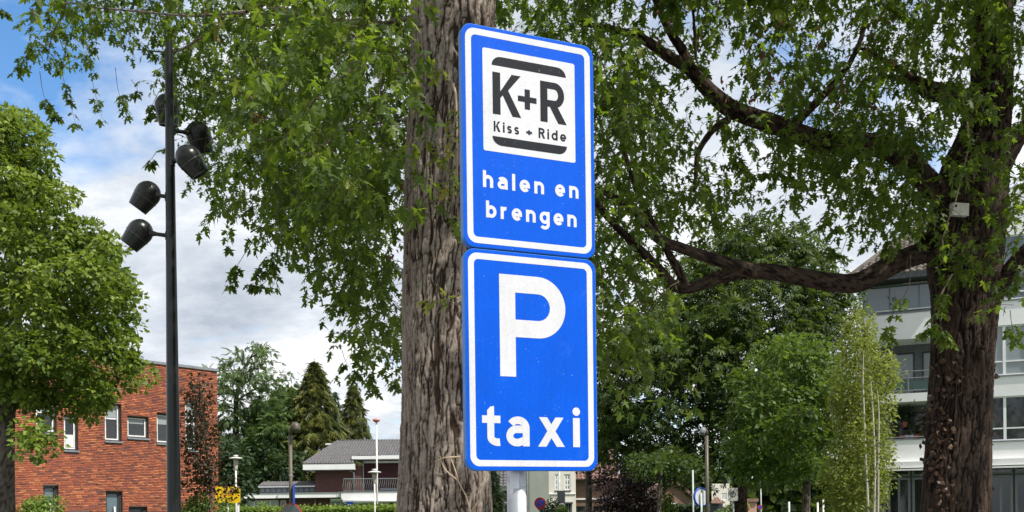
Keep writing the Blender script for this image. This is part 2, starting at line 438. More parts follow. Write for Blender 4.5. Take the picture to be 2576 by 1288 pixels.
f = Flat(.6); f.poly([(-36, 413.5), (20.5, 413.5), (20.5, 429), (-36, 429)]); f.poly([(-15.5, 394), (.5, 394), (.5, 449), (-15.5, 449)]); f.build('letter', BK, up)
text(up, BK, .6, 'Kiss', -109, -33.5, 321, 20.8, .25, .34); text(up, BK, .6, '+', -12, 6, 321, 20.8, .25); text(up, BK, .6, 'Ride', 25.5, 111, 321, 20.8, .25, .34)
text(up, WH, .3, 'halen', -142.5, 40.5, 166.5, 33.5, .27, .36); text(up, WH, .3, 'en', 74.5, 148, 166.5, 33.5, .27, .36)
text(up, WH, .3, 'brengen', -134.6, 141, 85.5, 33.5, .27, .34)
lo = sign_panel('road_sign', -601.5, -1.5, 'lower blue parking sign with large white P and the word taxi')
f = Flat(.3)
f.poly([(-98.6, -343), (-51.3, -343), (-51.3, -64), (-98.6, -64)])
f.stroke([(-52, -88), (17, -88)] + arc(17, -149, 61, 61, 90, -90, 24) + [(-52, -210)], 48)
f.build('letter', WH, lo)
text(lo, WH, .3, 't', -154, -100, -534, 82, .25); text(lo, WH, .3, 'a', -83, -12.8, -534, 82, .25); text(lo, WH, .3, 'x', 13, 95.5, -534, 82, .25); text(lo, WH, .3, 'i', 122, 143.5, -534, 82, .26)
# post behind
pc = sp(-28, -650, -60); px0, py0 = pc.x, pc.y
post = thing('sign_post', (px0, py0, 0), 'galvanised round steel post carrying the two blue signs', 'sign post')
MB().tube([(px0, py0, 0), (px0, py0, 2.92)], .0275, 28).build('tube', MAT['galv'], post, True)
for zc in (480, 120, -120, -480):
    p = sp(-28, zc, -60)
    MB().tube([(px0, py0, p.z - .02), (px0, py0, p.z + .02)], .030, 24).build('clamp', MAT['alu'], post)
    q = sp(0, zc, 0)
    b = MB(); b.prism([sp(-120, zc - 14, -6), sp(60, zc - 14, -6), sp(60, zc + 14, -6), sp(-120, zc + 14, -6)], -SN * .022); b.build('bracket_rail', MAT['alu'], post)
sb = MB()
for a0, a1, z0, z1, top in ((-1.5, -.1, 1.50, 1.69, True), (-2.3, -1.3, 1.69, 1.735, False)):
    K = 14; pts = []
    for k in range(K + 1):
        t = a0 + (a1 - a0) * k / K; ext = math.sqrt(max(0, 1 - (2 * k / K - 1) ** 2)) * .02 if top else .004 * math.sin(k * 1.7)
        pts.append((t, z1 + ext - (.02 if top else 0)))
    vs = [(px0 + .0279 * math.cos(t), py0 + .0279 * math.sin(t), z0) for t, z in pts] + [(px0 + .0279 * math.cos(t), py0 + .0279 * math.sin(t), z) for t, z in pts]
    sb.add(vs, [(k, k + 1, k + 1 + K + 1, k + K + 1) for k in range(K)])
sb.build('sticker', MAT['sticker'], post, True)

# ---------------------------------------------------------------- lamp post with five spotlights
MAT['lamp_black'] = M('glossy_dark_green_black', (.010, .012, .011), .30, .35, coat=.15, nz=3)
MAT['lamp_ring'] = M('seam_grey', (.06, .06, .055), .4, .4)
MAT['lamp_glass'] = M('lamp_glass', (.30, .30, .29), .25, .5)
LD = 12.5
def lampp(zx, zy, D=LD): return at(256.4 + .4978 * zx, 42.7 + .4978 * zy, D)
lb = at(437.5, 1288, LD)
lamp = thing('street_lamp', (lb.x, lb.y, 0), 'tall black post carrying five bullet-shaped spotlights', 'street lamp')
top = at(423.5, 96, LD)
mb = MB(); N = 28; b0 = 0
prof = [(0, .098), (2.0, .085), (3.5, .075), (5.2, .063), (6.6, .055), (7.0, .053)]
rows = []
for z, r in prof + [(top.z, .048)]:
    for k in range(N):
        a = 2 * math.pi * k / N; x = math.cos(a); y = math.sin(a); zt = z
        if z == top.z: zt = z - .16 * (.5 - .5 * x) - (.03 * abs(x))
        mb.v.append((lb.x + x * r, lb.y + y * r, zt))
for i in range(len(prof)):
    for k in range(N): mb.f.append((i*N + k, i*N + (k+1) % N, (i+1)*N + (k+1) % N, (i+1)*N + k))
mb.f.append(tuple(len(prof) * N + k for k in range(N)))
mb.build('post', MAT['lamp_black'], lamp, False)
MB().tube([(lb.x, lb.y, 0), (lb.x, lb.y, .5)], .13, 24).build('base_sleeve', MAT['lamp_black'], lamp, True)
heads = [((330, 452), (337, 548), .45, (342, 560), .18), ((487, 592), (512, 676), .30, (345, 572), .0), ((437, 712), (492, 788), -.20, (345, 736), -.02),
         ((233, 893), (180, 966), .12, (345, 912), .0), ((194, 1085), (139, 1152), .12, (345, 1108), .0)]
for (c, op, dd, arm, ad) in heads:
    C = lampp(*c, LD + dd); O = lampp(*op, LD + dd); vd = (C - Vector((0, 0, CZ))).normalized(); ax = O - C; ax = (ax - vd * ax.dot(vd)).normalized(); ax = (ax - vd * (.02 if op[0] < 300 or 510 < op[0] < 515 else .22)).normalized(); r0 = .158; Lh = .235
    prof = [(-r0 * math.cos(a), r0 * math.sin(a)) for a in [math.radians(x) for x in (1, 12, 25, 40, 55, 70, 82, 90)]] + [(.03, .1565), (.12, .142), (Lh, .121)]
    h = MB().lathe(C, ax, prof, 30).lathe(C, ax, [(Lh, .1212), (Lh, .113), (Lh - .03, .112)], 30).build('lamp_head', MAT['lamp_black'], lamp, True)
    MB().lathe(C, ax, [(.062, .1575), (.066, .1585), (.072, .1565)], 30).build('joint_ring', MAT['lamp_ring'], h, True)
    MB().lathe(C, ax, [(Lh - .03, .001), (Lh - .03, .112)], 24).build('lamp_glass', MAT['lamp_glass'], h)
    A = Vector((lb.x, lb.y, lampp(*arm).z)); dirv = (C - A); e0 = C - dirv.normalized() * .13
    MB().tube([A + dirv.normalized() * .05, A + dirv * .45, e0, C], [.026, .024, .045, .06], 12).build('arm', MAT['lamp_black'], lamp, True)
    MB().tube([A + dirv.normalized() * .045 + Vector((0, 0, -.05)), A + dirv.normalized() * .045 + Vector((0, 0, .05))], .035, 10).build('arm_mount', MAT['lamp_black'], lamp)

# ---------------------------------------------------------------- tree tools
def catmull(pts, n):                # pts: (Vector, radius) -> n samples
    P = [Vector((*p[0], p[1])) for p in pts]; P = [P[0] * 2 - P[1]] + P + [P[-1] * 2 - P[-2]]
    out = []; m = len(pts) - 1
    for k in range(n):
        t = k / (n - 1) * m; i = min(int(t), m - 1); t -= i
        a, b, c, d = P[i], P[i + 1], P[i + 2], P[i + 3]
        q = .5 * ((2 * b) + (c - a) * t + (2 * a - 5 * b + 4 * c - d) * t * t + (3 * b - a - 3 * c + d) * t ** 3)
        out.append((Vector(q[:3]), max(q[3], .002)))
    return out
def bark_tube(name, pts, mat, parent, nseg=48, step=.03, amp=.018, cell=(.045, .20), seed=0., lump=.03):
    L = sum((Vector(pts[i + 1][0]) - Vector(pts[i][0])).length for i in range(len(pts) - 1))
    n = max(4, int(L / step)); S = catmull(pts, n); V = []; A = []; ref = None; so_ = Vector((seed, seed * 2.3, seed * .7))
    run = 0
    for i, (p, r) in enumerate(S):
        t = (S[min(i + 1, n - 1)][0] - S[max(i - 1, 0)][0]).normalized()
        if ref is None: ref = Vector((1, 0, 0)) if abs(t.x) < .8 else Vector((0, 0, 1))
        ref = (ref - t * ref.dot(t)).normalized(); bi = t.cross(ref)
        if i: run += (p - S[i - 1][0]).length
        for k in range(nseg):
            a = 2 * math.pi * k / nseg; d = ref * math.cos(a) + bi * math.sin(a)
            cx, cy = math.cos(a) * r, math.sin(a) * r
            k1 = 1 / cell[0]; st = cell[0] / cell[1]
            w = noise.noise_vector(Vector((cx * 16, cy * 16, run * 7)) + so_) * .5
            q = Vector((cx * k1 * .88 + w.x, cy * k1 * .88 + w.y, run * k1 * .88 * st + w.z * .3)) + so_
            c1 = min(1., abs(noise.noise(q)) * 7.5)                                     # long fissures
            q2 = Vector((q.x * 1.7 + 5, q.y * 1.7, q.z * 2.2)); c2 = min(1., abs(noise.noise(q2)) * 7.)
            q3 = Vector((cx * k1 * .8 + 9, cy * k1 * .8, run * k1 * .75)) + so_; c3 = min(1., abs(noise.noise(q3)) * 7.)   # cross breaks
            fine = noise.noise(q3 * 2.3) * .5 + noise.noise(q3 * 6.) * .3
            step_ = noise.cell(Vector((q.x * 1.1, q.y * 1.1, q.z * 2.5)))
            h = c1 * (.45 + .25 * c2 + .12 * c3 + .22 * fine + .18 * step_)
            crack = min(c1, .35 + .65 * c2, .6 + .4 * c3)
            fine = fine * .35 + (step_ - .5) * .25
            big = noise.noise(Vector((cx * 4, cy * 4, run * 1.1)) + so_)
            V.append(p + d * (r + amp * (h - .6) + lump * r * big * 2)); A.append(max(0, min(1, .72 * crack + fine)))
    ii = np.arange(n - 1)[:, None] * nseg; kk = np.arange(nseg)[None, :]; k2 = (kk + 1) % nseg
    Fa = np.stack([ii + kk, ii + k2, ii + nseg + k2, ii + nseg + kk], -1).reshape(-1, 4)
    return np_mesh(name, np.array([tuple(v) for v in V]), Fa, mat, parent, {'bark': A}, True)
def limb(name, plist, D0, D1, mat, parent, nseg=18, **k):     # plist: (u, v, width) in picture units
    m = len(plist) - 1
    pts = [(at(u, v, D0 + (D1 - D0) * i / m), px(w, D0 + (D1 - D0) * i / m) / 2) for i, (u, v, w) in enumerate(plist)]
    return bark_tube(name, pts, mat, parent, nseg=nseg, **k)

# leaf shapes (length 1 along +y, stalk at the origin)
def star_leaf():
    o = [(0, 0), (.28, -.06), (.13, .14), (.57, .43), (.13, .42), (.21, .68), (0, 1), (-.21, .68), (-.13, .42), (-.57, .43), (-.13, .14), (-.28, -.06)]
    v = [(x, y, -.28 * abs(x) ** 1.3 - .22 * max(0, y - .3) ** 2) for x, y in o] + [(0, .27, .03)]
    return np.array(v), np.array([(12, i, (i + 1) % 12) for i in range(12)])
def oval_leaf():
    v = [(0, 0, 0), (.36, .38, .07), (0, 1, -.08), (-.36, .38, .07)]
    return np.array(v, float), np.array([(0, 1, 2), (0, 2, 3)])
def palm_leaf():                     # seven drooping leaflets
    V = []; Fc = []
    for k, a in enumerate((-125, -80, -38, 0, 38, 80, 125)):
        a = math.radians(a); L = 1 - .35 * abs(a) / 2.2; b = len(V); c, s_ = math.sin(a), math.cos(a)
        for (w, l, z) in ((0, .05, 0), (.16, .62, .0), (0, 1, -.30), (-.16, .62, .0)):
            V.append((c * l * L + s_ * w * L, s_ * l * L - c * w * L, z))
        Fc += [(b, b + 1, b + 2), (b, b + 2, b + 3)]
    return np.array(V) * .6, np.array(Fc)
def frond():                         # flat feathered conifer spray
    V = [(0, 0, 0), (0, 1, -.35)]; Fc = []
    for k in range(4):
        y = .12 + .2 * k; w = .42 * (1 - .18 * k)
        for s_ in (-1, 1):
            b = len(V); V += [(0, y - .07, -.3 * y * y), (s_ * w, y + .32, -.3 * y * y - .16), (0, y + .16, -.3 * y * y)]; Fc.append((b, b + 1, b + 2) if s_ > 0 else (b, b + 2, b + 1))
    b = len(V); V += [(-.05, .5, -.1), (.05, .5, -.1)]; Fc.append((b, b + 1, 1))
    return np.array(V), np.array(Fc)
STAR, OVAL, PALM, FROND = star_leaf(), oval_leaf(), palm_leaf(), frond()
def unit(a): return a / np.maximum(1e-9, np.linalg.norm(a, axis=-1, keepdims=True))
def frames(Y, Nn):
    Y = unit(Y); X = unit(np.cross(Y, Nn)); Z = np.cross(X, Y); return X, Y, Z
def scatter(name, tpl, pos, Y, Nn, size, mat, parent, rnd=None):
    tv, tf = tpl; X, Y, Z = frames(Y, Nn); s_ = np.asarray(size)[:, None, None]
    V = pos[:, None, :] + s_ * (tv[None, :, 0:1] * X[:, None] + tv[None, :, 1:2] * Y[:, None] + tv[None, :, 2:3] * Z[:, None])
    Fa = (tf[None] + (np.arange(len(pos)) * len(tv))[:, None, None]).reshape(-1, 3)
    if rnd is None: rnd = NP.random(len(pos))
    o = np_mesh(name, V.reshape(-1, 3), Fa, mat, parent, {'rnd': np.repeat(np.clip(rnd, 0, 1), len(tv))})
    return stuff(o)
def inside(poly, u, v):
    r = np.zeros(len(u), bool); n = len(poly); j = n - 1
    for i in range(n):
        xi, yi = poly[i]; xj, yj = poly[j]
        r ^= ((yi > v) != (yj > v)) & (u < (xj - xi) * (v - yi) / (yj - yi + 1e-12) + xi); j = i
    return r
def sample_poly(poly, n):
    p = np.array(poly, float); lo, hi = p.min(0), p.max(0); U = np.empty(0); Vv = np.empty(0)
    while len(U) < n:
        a = NP.random((n * 2, 2)) * (hi - lo) + lo; k = inside(poly, a[:, 0], a[:, 1]); U = np.r_[U, a[k, 0]]; Vv = np.r_[Vv, a[k, 1]]
    return U[:n], Vv[:n]

# drooping maple shoots with leaves in pairs
class Shoots:
    def __init__(s): s.pos = []; s.Y = []; s.N = []; s.size = []; s.rnd = []; s.tw = MB()
    def shoot(s, p0, out, L, leaf=.09, droop=1.0, sparse=1.0, rbase=.0035, tone=0.):
        p = Vector(p0); d = Vector(out).normalized(); n = max(3, int(L / .055)); st = L / n; pts = [p.copy()]
        for i in range(n):
            d = (d + Vector((RND.gauss(0, .10), RND.gauss(0, .10), RND.gauss(0, .06) - .16 * droop))).normalized()
            p = p + d * st; pts.append(p.copy())
            if RND.random() < .85 * sparse:
                side = d.cross(Vector((0, 0, 1)))
                if side.length < .1: side = Vector((1, 0, 0))
                side = side.normalized(); rot = RND.random() * math.pi
                sd2 = side * math.cos(rot) + d.cross(side) * math.sin(rot)
                for k in (-1, 1):
                    if RND.random() < .12: continue
                    ld = (sd2 * k * .9 + d * .5 + Vector((0, 0, -.75))).normalized()
                    s.leaf(p + ld * RND.uniform(.02, .06), ld + Vector((RND.gauss(0, .25), RND.gauss(0, .25), RND.gauss(0, .2))), leaf * RND.uniform(.55, 1.3), tone)
        s.leaf(p, d + Vector((0, 0, -.5)), leaf, tone); s.leaf(p, d + Vector((RND.gauss(0, .6), RND.gauss(0, .6), -.4)), leaf * .8, tone)
        s.tw.tube(pts[::2] + [pts[-1]], [rbase * (1 - .75 * i / max(1, len(pts[::2]))) for i in range(len(pts[::2]) + 1)], 3, False)
    def leaf(s, p, y, size, tone=0.):
        if p[1] < 10.45:
            u_, v_ = to_pix(p)
            if 2380 < u_ < 2445 and 490 < v_ < 560 and RND.random() < .93: return
        s.pos.append(tuple(p)); s.Y.append(tuple(y)); s.N.append((RND.gauss(0, .45), RND.gauss(0, .45) - .15, 1)); s.size.append(size)
        s.rnd.append(min(1, max(0, RND.random() ** 1.3 * .8 + tone)))
    def region(s, poly, n, D, L=(.3, .7), leaf=.09, **k):
        U, Vv = sample_poly(poly, n)
        for u, v in zip(U, Vv):
            d = RND.uniform(*D); a = RND.random() * 2 * math.pi; l = RND.uniform(*L)
            p = at(u, v, d) + Vector((0, 0, l * .3))
            s.shoot(p, (math.cos(a), math.sin(a), RND.uniform(-.5, .5)), l, leaf, **k)
    def strand(s, pl, D, leaf=.10, n=1.0, tone=0.):      # a twig drawn along picture points, leaves along its lower half
        pts = [at(u, v, D) for u, v in pl]; S = catmull([(p, .003) for p in pts], max(6, len(pl) * 4)); s.tw.tube([q[0] for q in S], [.004 - .0025 * i / len(S) for i in range(len(S))], 4, False)
        for i, (p, _) in enumerate(S):
            if i > len(S) * .35 and RND.random() < .75 * n or i >= len(S) - 1:
                for k in range(RND.randint(3, 5)):
                    a = RND.random() * 6.283; s.leaf(p + Vector((math.cos(a), math.sin(a), -.6)) * .03, (math.cos(a) * .8, math.sin(a) * .8, -.8), leaf * RND.uniform(.7, 1.15), tone)
    def build(s, parent, mat, mat_one, one=300, leafname='leaf', avoid=None):
        pos, Y, Nn, size, rnd = map(np.array, (s.pos, s.Y, s.N, s.size, s.rnd))
        keep = np.ones(len(pos), bool)
        if one:
            u = U0 + F * (pos[:, 0] / pos[:, 1] - ROLL * (pos[:, 2] - CZ) / pos[:, 1]); v = HV - F * ((pos[:, 2] - CZ) / pos[:, 1] + ROLL * pos[:, 0] / pos[:, 1])
            vis = (u > 10) & (u < 2560) & (v > 10) & (v < 1270) & ~((u > 1140) & (u < 1515) & (v > 30) & (v < 1200)) & ~((u > 395) & (u < 465))
            key = np.where(vis, size / pos[:, 1], 0); idx = np.argsort(-key)[:one]; keep[idx] = False
            X, Yy, Z = frames(Y, Nn)
            me = bpy.data.meshes.new('leaf'); me.from_pydata([tuple(p) for p in STAR[0]], [], [tuple(map(int, q)) for q in STAR[1]]); me.materials.append(mat_one)
            for i in idx:
                o = link(leafname, me, parent)
                mt = Matrix(((X[i, 0], Yy[i, 0], Z[i, 0], 0), (X[i, 1], Yy[i, 1], Z[i, 1], 0), (X[i, 2], Yy[i, 2], Z[i, 2], 0), (0, 0, 0, 1))) @ Matrix.Scale(size[i], 4)
                mt.translation = Vector(pos[i]); o.matrix_basis = mt
        scatter('crown', STAR, pos[keep], Y[keep], Nn[keep], size[keep], mat, parent, rnd[keep])
        stuff(s.tw.build('twigs', MAT['twig'], parent))
        print('maple leaves', len(pos))
def dangling_seeds(parent, poly, n, D):
    U, Vv = sample_poly(poly, n); pos = []; Y = []
    for u, v in zip(U, Vv):
        c = at(u, v, RND.uniform(*D))
        for k in range(5): pos.append(tuple(c + Vector((RND.gauss(0, .02), RND.gauss(0, .02), RND.gauss(0, .04))))); Y.append((RND.gauss(0, .3), RND.gauss(0, .3), -1))
    pos = np.array(pos); scatter('seed_clusters', OVAL, pos, np.array(Y), NP.normal(size=(len(pos), 3)), np.full(len(pos), .05), MAT['samara'], parent)

# ---------------------------------------------------------------- maple behind the signs
DC = 8.0
tb = at(1116, 1500, DC)
ct = thing('maple_tree', (tb.x, tb.y, 0), 'large maple with thick fissured grey trunk right behind the blue signs', 'tree')
tp = [(1116, 1788, 300), (1116, 1600, 262), (1116, 1450, 240), (1116.5, 1288, 228), (1116, 1000, 213), (1120, 700, 210), (1126, 450, 207), (1137, 200, 203), (1140, 0, 206), (1146, -300, 190), (1152, -700, 150), (1158, -1100, 90), (1160, -1400, 30)]
bark_tube('trunk', [(at(u, v, DC), px(w, DC) / 2) for u, v, w in tp], MAT['bark'], ct, nseg=330, step=.0125, amp=.030, cell=(.036, .52), seed=3., lump=.032)
for pl, D1, ns in (([(1080, 215, 22), (1033, 195, 15), (999, 175, 13), (940, 139, 10), (880, 80, 8), (800, 20, 5)], 9.5, 10), ([(1080, 40, 18), (1033, 45, 13), (960, 60, 11), (884, 64, 10), (834, 50, 8), (700, 62, 7), (600, 70, 5)], 10, 10),
                   ([(1080, 290, 10), (1023, 300, 8), (983, 306, 7), (888, 326, 6), (788, 378, 4.5), (740, 418, 3)], 8.6, 8), ([(1060, 125, 6), (1028, 127, 4.5), (999, 135, 4), (971, 167, 4), (957, 200, 4), (953, 270, 3.5), (960, 340, 3)], 7.6, 7),
                   ([(900, -60, 22), (740, -20, 15), (620, 30, 10), (545, 70, 8), (505, 95, 6), (440, 130, 5), (345, 125, 3)], 13.6, 8), ([(620, 30, 8), (480, 40, 6), (360, 30, 5), (250, 20, 4), (170, 8, 4), (159, 35, 4), (133, 85, 3), (118, 150, 2)], 13.6, 7),
                   ([(1150, -500, 90), (1350, -250, 60), (1480, -120, 45), (1600, -20, 30)], 10, 12), ([(1120, -500, 80), (900, -300, 60), (700, -160, 40), (450, -90, 22), (250, -40, 12)], 13, 12)):
    limb('limb', pl, 8.1, D1, MAT['bark'], ct, nseg=ns, step=.05, amp=.004, cell=(.03, .1))
S1 = Shoots()
S1.region([(590, -30), (1045, -30), (1035, 420), (1015, 560), (900, 560), (800, 520), (700, 480), (640, 430), (600, 300)], 580, (8.5, 13.5))
S1.region([(600, -30), (1045, -30), (1030, 420), (1015, 620), (820, 540), (700, 420)], 130, (6.4, 8.5))
S1.region([(600, 260), (1015, 420), (1015, 760), (950, 700), (900, 640), (760, 560), (640, 500), (600, 400)], 110, (8.5, 13))
S1.region([(90, -40), (520, -40), (520, 70), (400, 80), (330, 100), (250, 110), (160, 100), (110, 80)], 120, (12.5, 14.5), L=(.3, .6))
S1.region([(55, 75), (130, 60), (230, 110), (240, 170), (150, 180), (70, 170)], 22, (12.5, 14), L=(.25, .5))
S1.region([(375, 80), (520, 60), (530, 270), (470, 290), (395, 240), (380, 180)], 60, (12.8, 14), L=(.3, .6))
S1.region([(470, 270), (540, 300), (560, 430), (530, 480), (500, 420)], 18, (12.9, 13.8), L=(.3, .6))
S1.region([(470, 60), (600, 0), (620, 300), (560, 420), (500, 330)], 70, (12.9, 14.2), L=(.3, .7))
S1.region([(590, 430), (760, 520), (760, 590), (690, 640), (640, 600), (600, 540)], 52, (9.5, 12), L=(.3, .6))
S1.region([(820, 540), (1015, 720), (1010, 920), (950, 920), (880, 860), (860, 760), (800, 640)], 125, (9, 12), L=(.3, .6))
S1.region([(1225, -30), (1570, -30), (1640, 250), (1610, 520), (1660, 640), (1620, 700), (1520, 720), (1440, 720), (1200, 600), (1230, 60)], 410, (9.2, 13.5))
S1.region([(1490, 60), (1560, 60), (1620, 300), (1600, 520), (1500, 640)], 40, (7.6, 9.2))
for pl in ([(153, 150), (160, 200), (172, 245), (190, 310)], [(226, 165), (238, 230), (258, 300)], [(290, 170), (298, 230), (320, 290)], [(110, 70), (92, 95), (60, 150), (38, 182)], [(100, 180), (110, 240), (130, 275), (142, 292)], [(330, 200), (345, 230), (310, 240)],
           [(640, 600), (605, 655), (585, 690), (578, 718)], [(700, 560), (690, 640), (690, 720)], [(690, 680), (660, 715), (630, 712)], [(770, 520), (790, 600), (812, 690)], [(910, 640), (880, 700), (830, 770)], [(560, 420), (545, 470), (535, 515)], [(940, 880), (930, 930), (940, 985)], [(990, 900), (985, 950), (1000, 975)],
           [(395, 380), (372, 412)], [(860, 880), (870, 910), (900, 950)], [(520, 340), (510, 420), (530, 470)], [(400, 230), (385, 260), (375, 290)], [(640, 690), (650, 690), (680, 640)], [(0, 20), (12, 28)], [(780, 640), (770, 560), (740, 500)]):
    S1.strand(pl, RND.uniform(12.3, 13.4) if pl[0][0] < 600 else RND.uniform(9.5, 11), .105, 1.0)
S1.region([(-500, -700), (2000, -700), (1900, -40), (-300, -40)], 900, (8.0, 15.), L=(.5, .8), leaf=.13, sparse=.9)
S1.region([(1500, -1500), (3300, -1500), (3300, -700), (1500, -700)], 260, (5.2, 7.8), L=(.5, .8), leaf=.13, sparse=.9)  # out-of-view shoots added to shade the upper trunk
S1.build(ct, MAT['maple'], MAT['maple_one'])
dangling_seeds(ct, [(500, 0), (1030, 0), (1010, 700), (700, 500)], 60, (8.5, 12))
S2 = Shoots()
for (u, v) in ((1118, 195), (1128, 208), (1148, 300), (1138, 312), (1118, 345), (1102, 365), (1140, 330), (1150, 380), (1142, 395), (1104, 420), (1100, 405), (1136, 470), (1150, 480), (1145, 560), (1150, 600), (1105, 755), (1130, 762), (1150, 770), (1082, 30), (1070, 25)):
    S2.shoot(at(u, v, 7.45), (RND.gauss(-.2, .4), -.5, .3), RND.uniform(.1, .18), .085, tone=.2)
S2.build(ct, MAT['sprout'], None, 0)
MB().tube([at(1139, 210, 7.56), at(1146, 235, 7.55), at(1149, 300, 7.56), at(1150, 460, 7.58)], [.012, .010, .008, .006], 7).build('young_stem', MAT['twig_pale'], ct, True)
def ivyp(zx, zy): return at(982.8 + .3365 * zx, 854.6 + .3365 * zy, 7.60)
ivy = thing('ivy_vine', ivyp(600, 1340), 'thin dead ivy stems climbing the maple trunk below the signs', 'vine')
iv = MB()
for pl in ([(600, 1420), (598, 1280), (560, 1160), (500, 1050), (440, 1005), (400, 960), (378, 910), (370, 870)], [(520, 875), (440, 880), (400, 882), (360, 895), (325, 915)], [(505, 1055), (485, 985), (470, 940), (455, 900)], [(600, 1290), (640, 1230), (700, 1160)]):
    MB().tube([ivyp(*p) - Vector((0, .025, 0)) for p in pl], [.0065 - .004 * i / len(pl) for i in range(len(pl))], 7).build('stem', MAT['twig_pale'], ivy, True)

# ---------------------------------------------------------------- maple on the right
DR = 11.0
tb = at(2402, 1500, DR)
rt = thing('maple_tree', (tb.x, tb.y, 0), 'old maple at right with dark trunk, low sweeping limbs and dry ivy', 'tree')
tp = [(2400, 1700, 220), (2402, 1560, 185), (2402, 1440, 168), (2402, 1288, 160), (2413, 1054, 150), (2420, 874, 147), (2427, 753, 160), (2425, 660, 180), (2430, 560, 182), (2446, 450, 165), (2472, 350, 125), (2490, 250, 99), (2495, 100, 92), (2499, -200, 85), (2505, -500, 70), (2510, -900, 40)]
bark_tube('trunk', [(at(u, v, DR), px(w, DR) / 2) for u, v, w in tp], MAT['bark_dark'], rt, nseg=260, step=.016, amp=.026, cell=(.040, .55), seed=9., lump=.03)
for pl, D1, ns in (
    ([(2420, 625, 80), (2350, 630, 62), (2300, 642, 54), (2247, 663, 52), (2157, 710, 50), (2080, 708, 46), (1990, 692, 43), (1900, 682, 39), (1811, 698, 33), (1745, 722, 28), (1700, 722, 25), (1650, 669, 22), (1590, 609, 20), (1530, 549, 17), (1480, 480, 13)], 9.4, 34),
    ([(1905, 684, 36), (1850, 668, 31), (1775, 645, 28), (1703, 620, 25), (1650, 597, 22), (1602, 537, 20), (1542, 495, 16), (1490, 470, 12), (1440, 430, 9)], 9.0, 26),
    ([(1725, 722, 22), (1705, 680, 19), (1680, 635, 18), (1640, 560, 15), (1600, 480, 12), (1570, 380, 9)], 9.2, 18),
    ([(2440, 540, 90), (2380, 500, 72), (2336, 462, 62), (2290, 412, 56), (2229, 372, 56), (2139, 358, 54), (2050, 350, 51), (1960, 317, 47), (1883, 292, 43), (1835, 272, 42), (1787, 233, 36), (1733, 173, 30), (1680, 143, 26), (1620, 101, 23), (1548, 75, 16), (1470, 60, 11)], 10.0, 34),
    ([(1745, 190, 27), (1718, 130, 24), (1691, 90, 21), (1656, 18, 18), (1630, -60, 15), (1600, -160, 10)], 10.2, 16),
    ([(1833, 300, 20), (1812, 312, 18), (1787, 334, 17), (1757, 382, 14), (1751, 430, 11), (1746, 480, 6)], 10.0, 14),
    ([(1990, 320, 24), (2060, 250, 18), (2130, 170, 14), (2170, 80, 11), (2190, -30, 8)], 10.4, 12),
    ([(2470, 275, 34), (2402, 236, 28), (2336, 214, 22), (2290, 193, 18), (2229, 155, 13), (2160, 120, 8)], 10.2, 16),
    ([(2470, 285, 32), (2402, 246, 27), (2336, 240, 24), (2290, 205, 17), (2215, 190, 10)], 11.5, 16),
    ([(2495, 560, 60), (2515, 440, 44), (2569, 336, 40), (2640, 260, 36), (2760, 100, 28)], 10.6, 22),
    ([(2470, 790, 60), (2510, 725, 44), (2545, 675, 40), (2590, 625, 36), (2680, 540, 30)], 10.4, 24),
    ([(1750, 150, 8), (1745, 60, 7), (1740, -20, 6)], 9.6, 7), ([(2495, -100, 50), (2380, -250, 36), (2200, -380, 24)], 10.5, 12), ([(2500, -200, 50), (2600, -350, 36), (2750, -450, 24)], 11, 12)):
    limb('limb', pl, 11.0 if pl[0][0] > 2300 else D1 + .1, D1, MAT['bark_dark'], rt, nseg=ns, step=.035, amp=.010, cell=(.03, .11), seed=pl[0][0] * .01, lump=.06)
# old knot on the low limb
kc = at(2335, 612, 10.72)
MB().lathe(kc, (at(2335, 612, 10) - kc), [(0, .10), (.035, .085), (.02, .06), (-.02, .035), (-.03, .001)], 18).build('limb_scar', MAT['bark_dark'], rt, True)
S3 = Shoots()
S3.region([(1560, -30), (2450, -30), (2450, 250), (2330, 420), (2200, 330), (2000, 280), (1880, 200), (1780, 120), (1700, 40)], 300, (9.0, 13.))
S3.region([(1540, 60), (1720, 200), (1860, 300), (1760, 420), (1780, 560), (1640, 640), (1560, 560)], 105, (9, 12.5))
S3.region([(1820, 330), (2000, 350), (2160, 400), (2280, 440), (2340, 520), (2290, 590), (2200, 560), (2080, 500), (1960, 400)], 120, (9.5, 12.5))
S3.region([(1960, 290), (2330, 330), (2330, 440), (2060, 380)], 60, (9.5, 12))
S3.region([(1720, 430), (1860, 400), (2000, 440), (2060, 540), (1960, 560), (1820, 600), (1740, 600)], 34, (9.4, 12.), L=(.3, .6))
S3.region([(2540, -30), (2620, -30), (2620, 560), (2560, 560), (2530, 300)], 60, (9.5, 12))
S3.region([(2450, -30), (2620, -30), (2620, 120), (2450, 100)], 30, (9.3, 10.4))
S3.region([(2350, 150), (2450, 150), (2470, 330), (2500, 480), (2480, 640), (2380, 640), (2350, 420)], 44, (9.6, 10.4), L=(.2, .45), tone=.12)
S3.region([(2360, 640), (2470, 640), (2440, 740), (2370, 700)], 14, (10.2, 10.5), L=(.2, .4), tone=.12)
S3.region([(2150, 480), (2300, 500), (2330, 600), (2240, 600), (2160, 560)], 18, (9.8, 12), L=(.3, .5))
S3.region([(2520, 560), (2620, 540), (2620, 860), (2540, 800)], 18, (9.2, 10.5), L=(.3, .55))
S3.region([(1500, 660), (1720, 740), (1700, 900), (1560, 1050), (1500, 1100)], 22, (7.6, 9.5), L=(.3, .6), sparse=.7)
S3.region([(1500, 620), (1560, 620), (1640, 800), (1560, 900), (1500, 900)], 64, (8.5, 11), L=(.3, .6))
S3.region([(1560, 900), (1900, 760), (1900, 900), (1640, 1200), (1540, 1180)], 8, (8.2, 9.6), L=(.3, .5), sparse=.6)
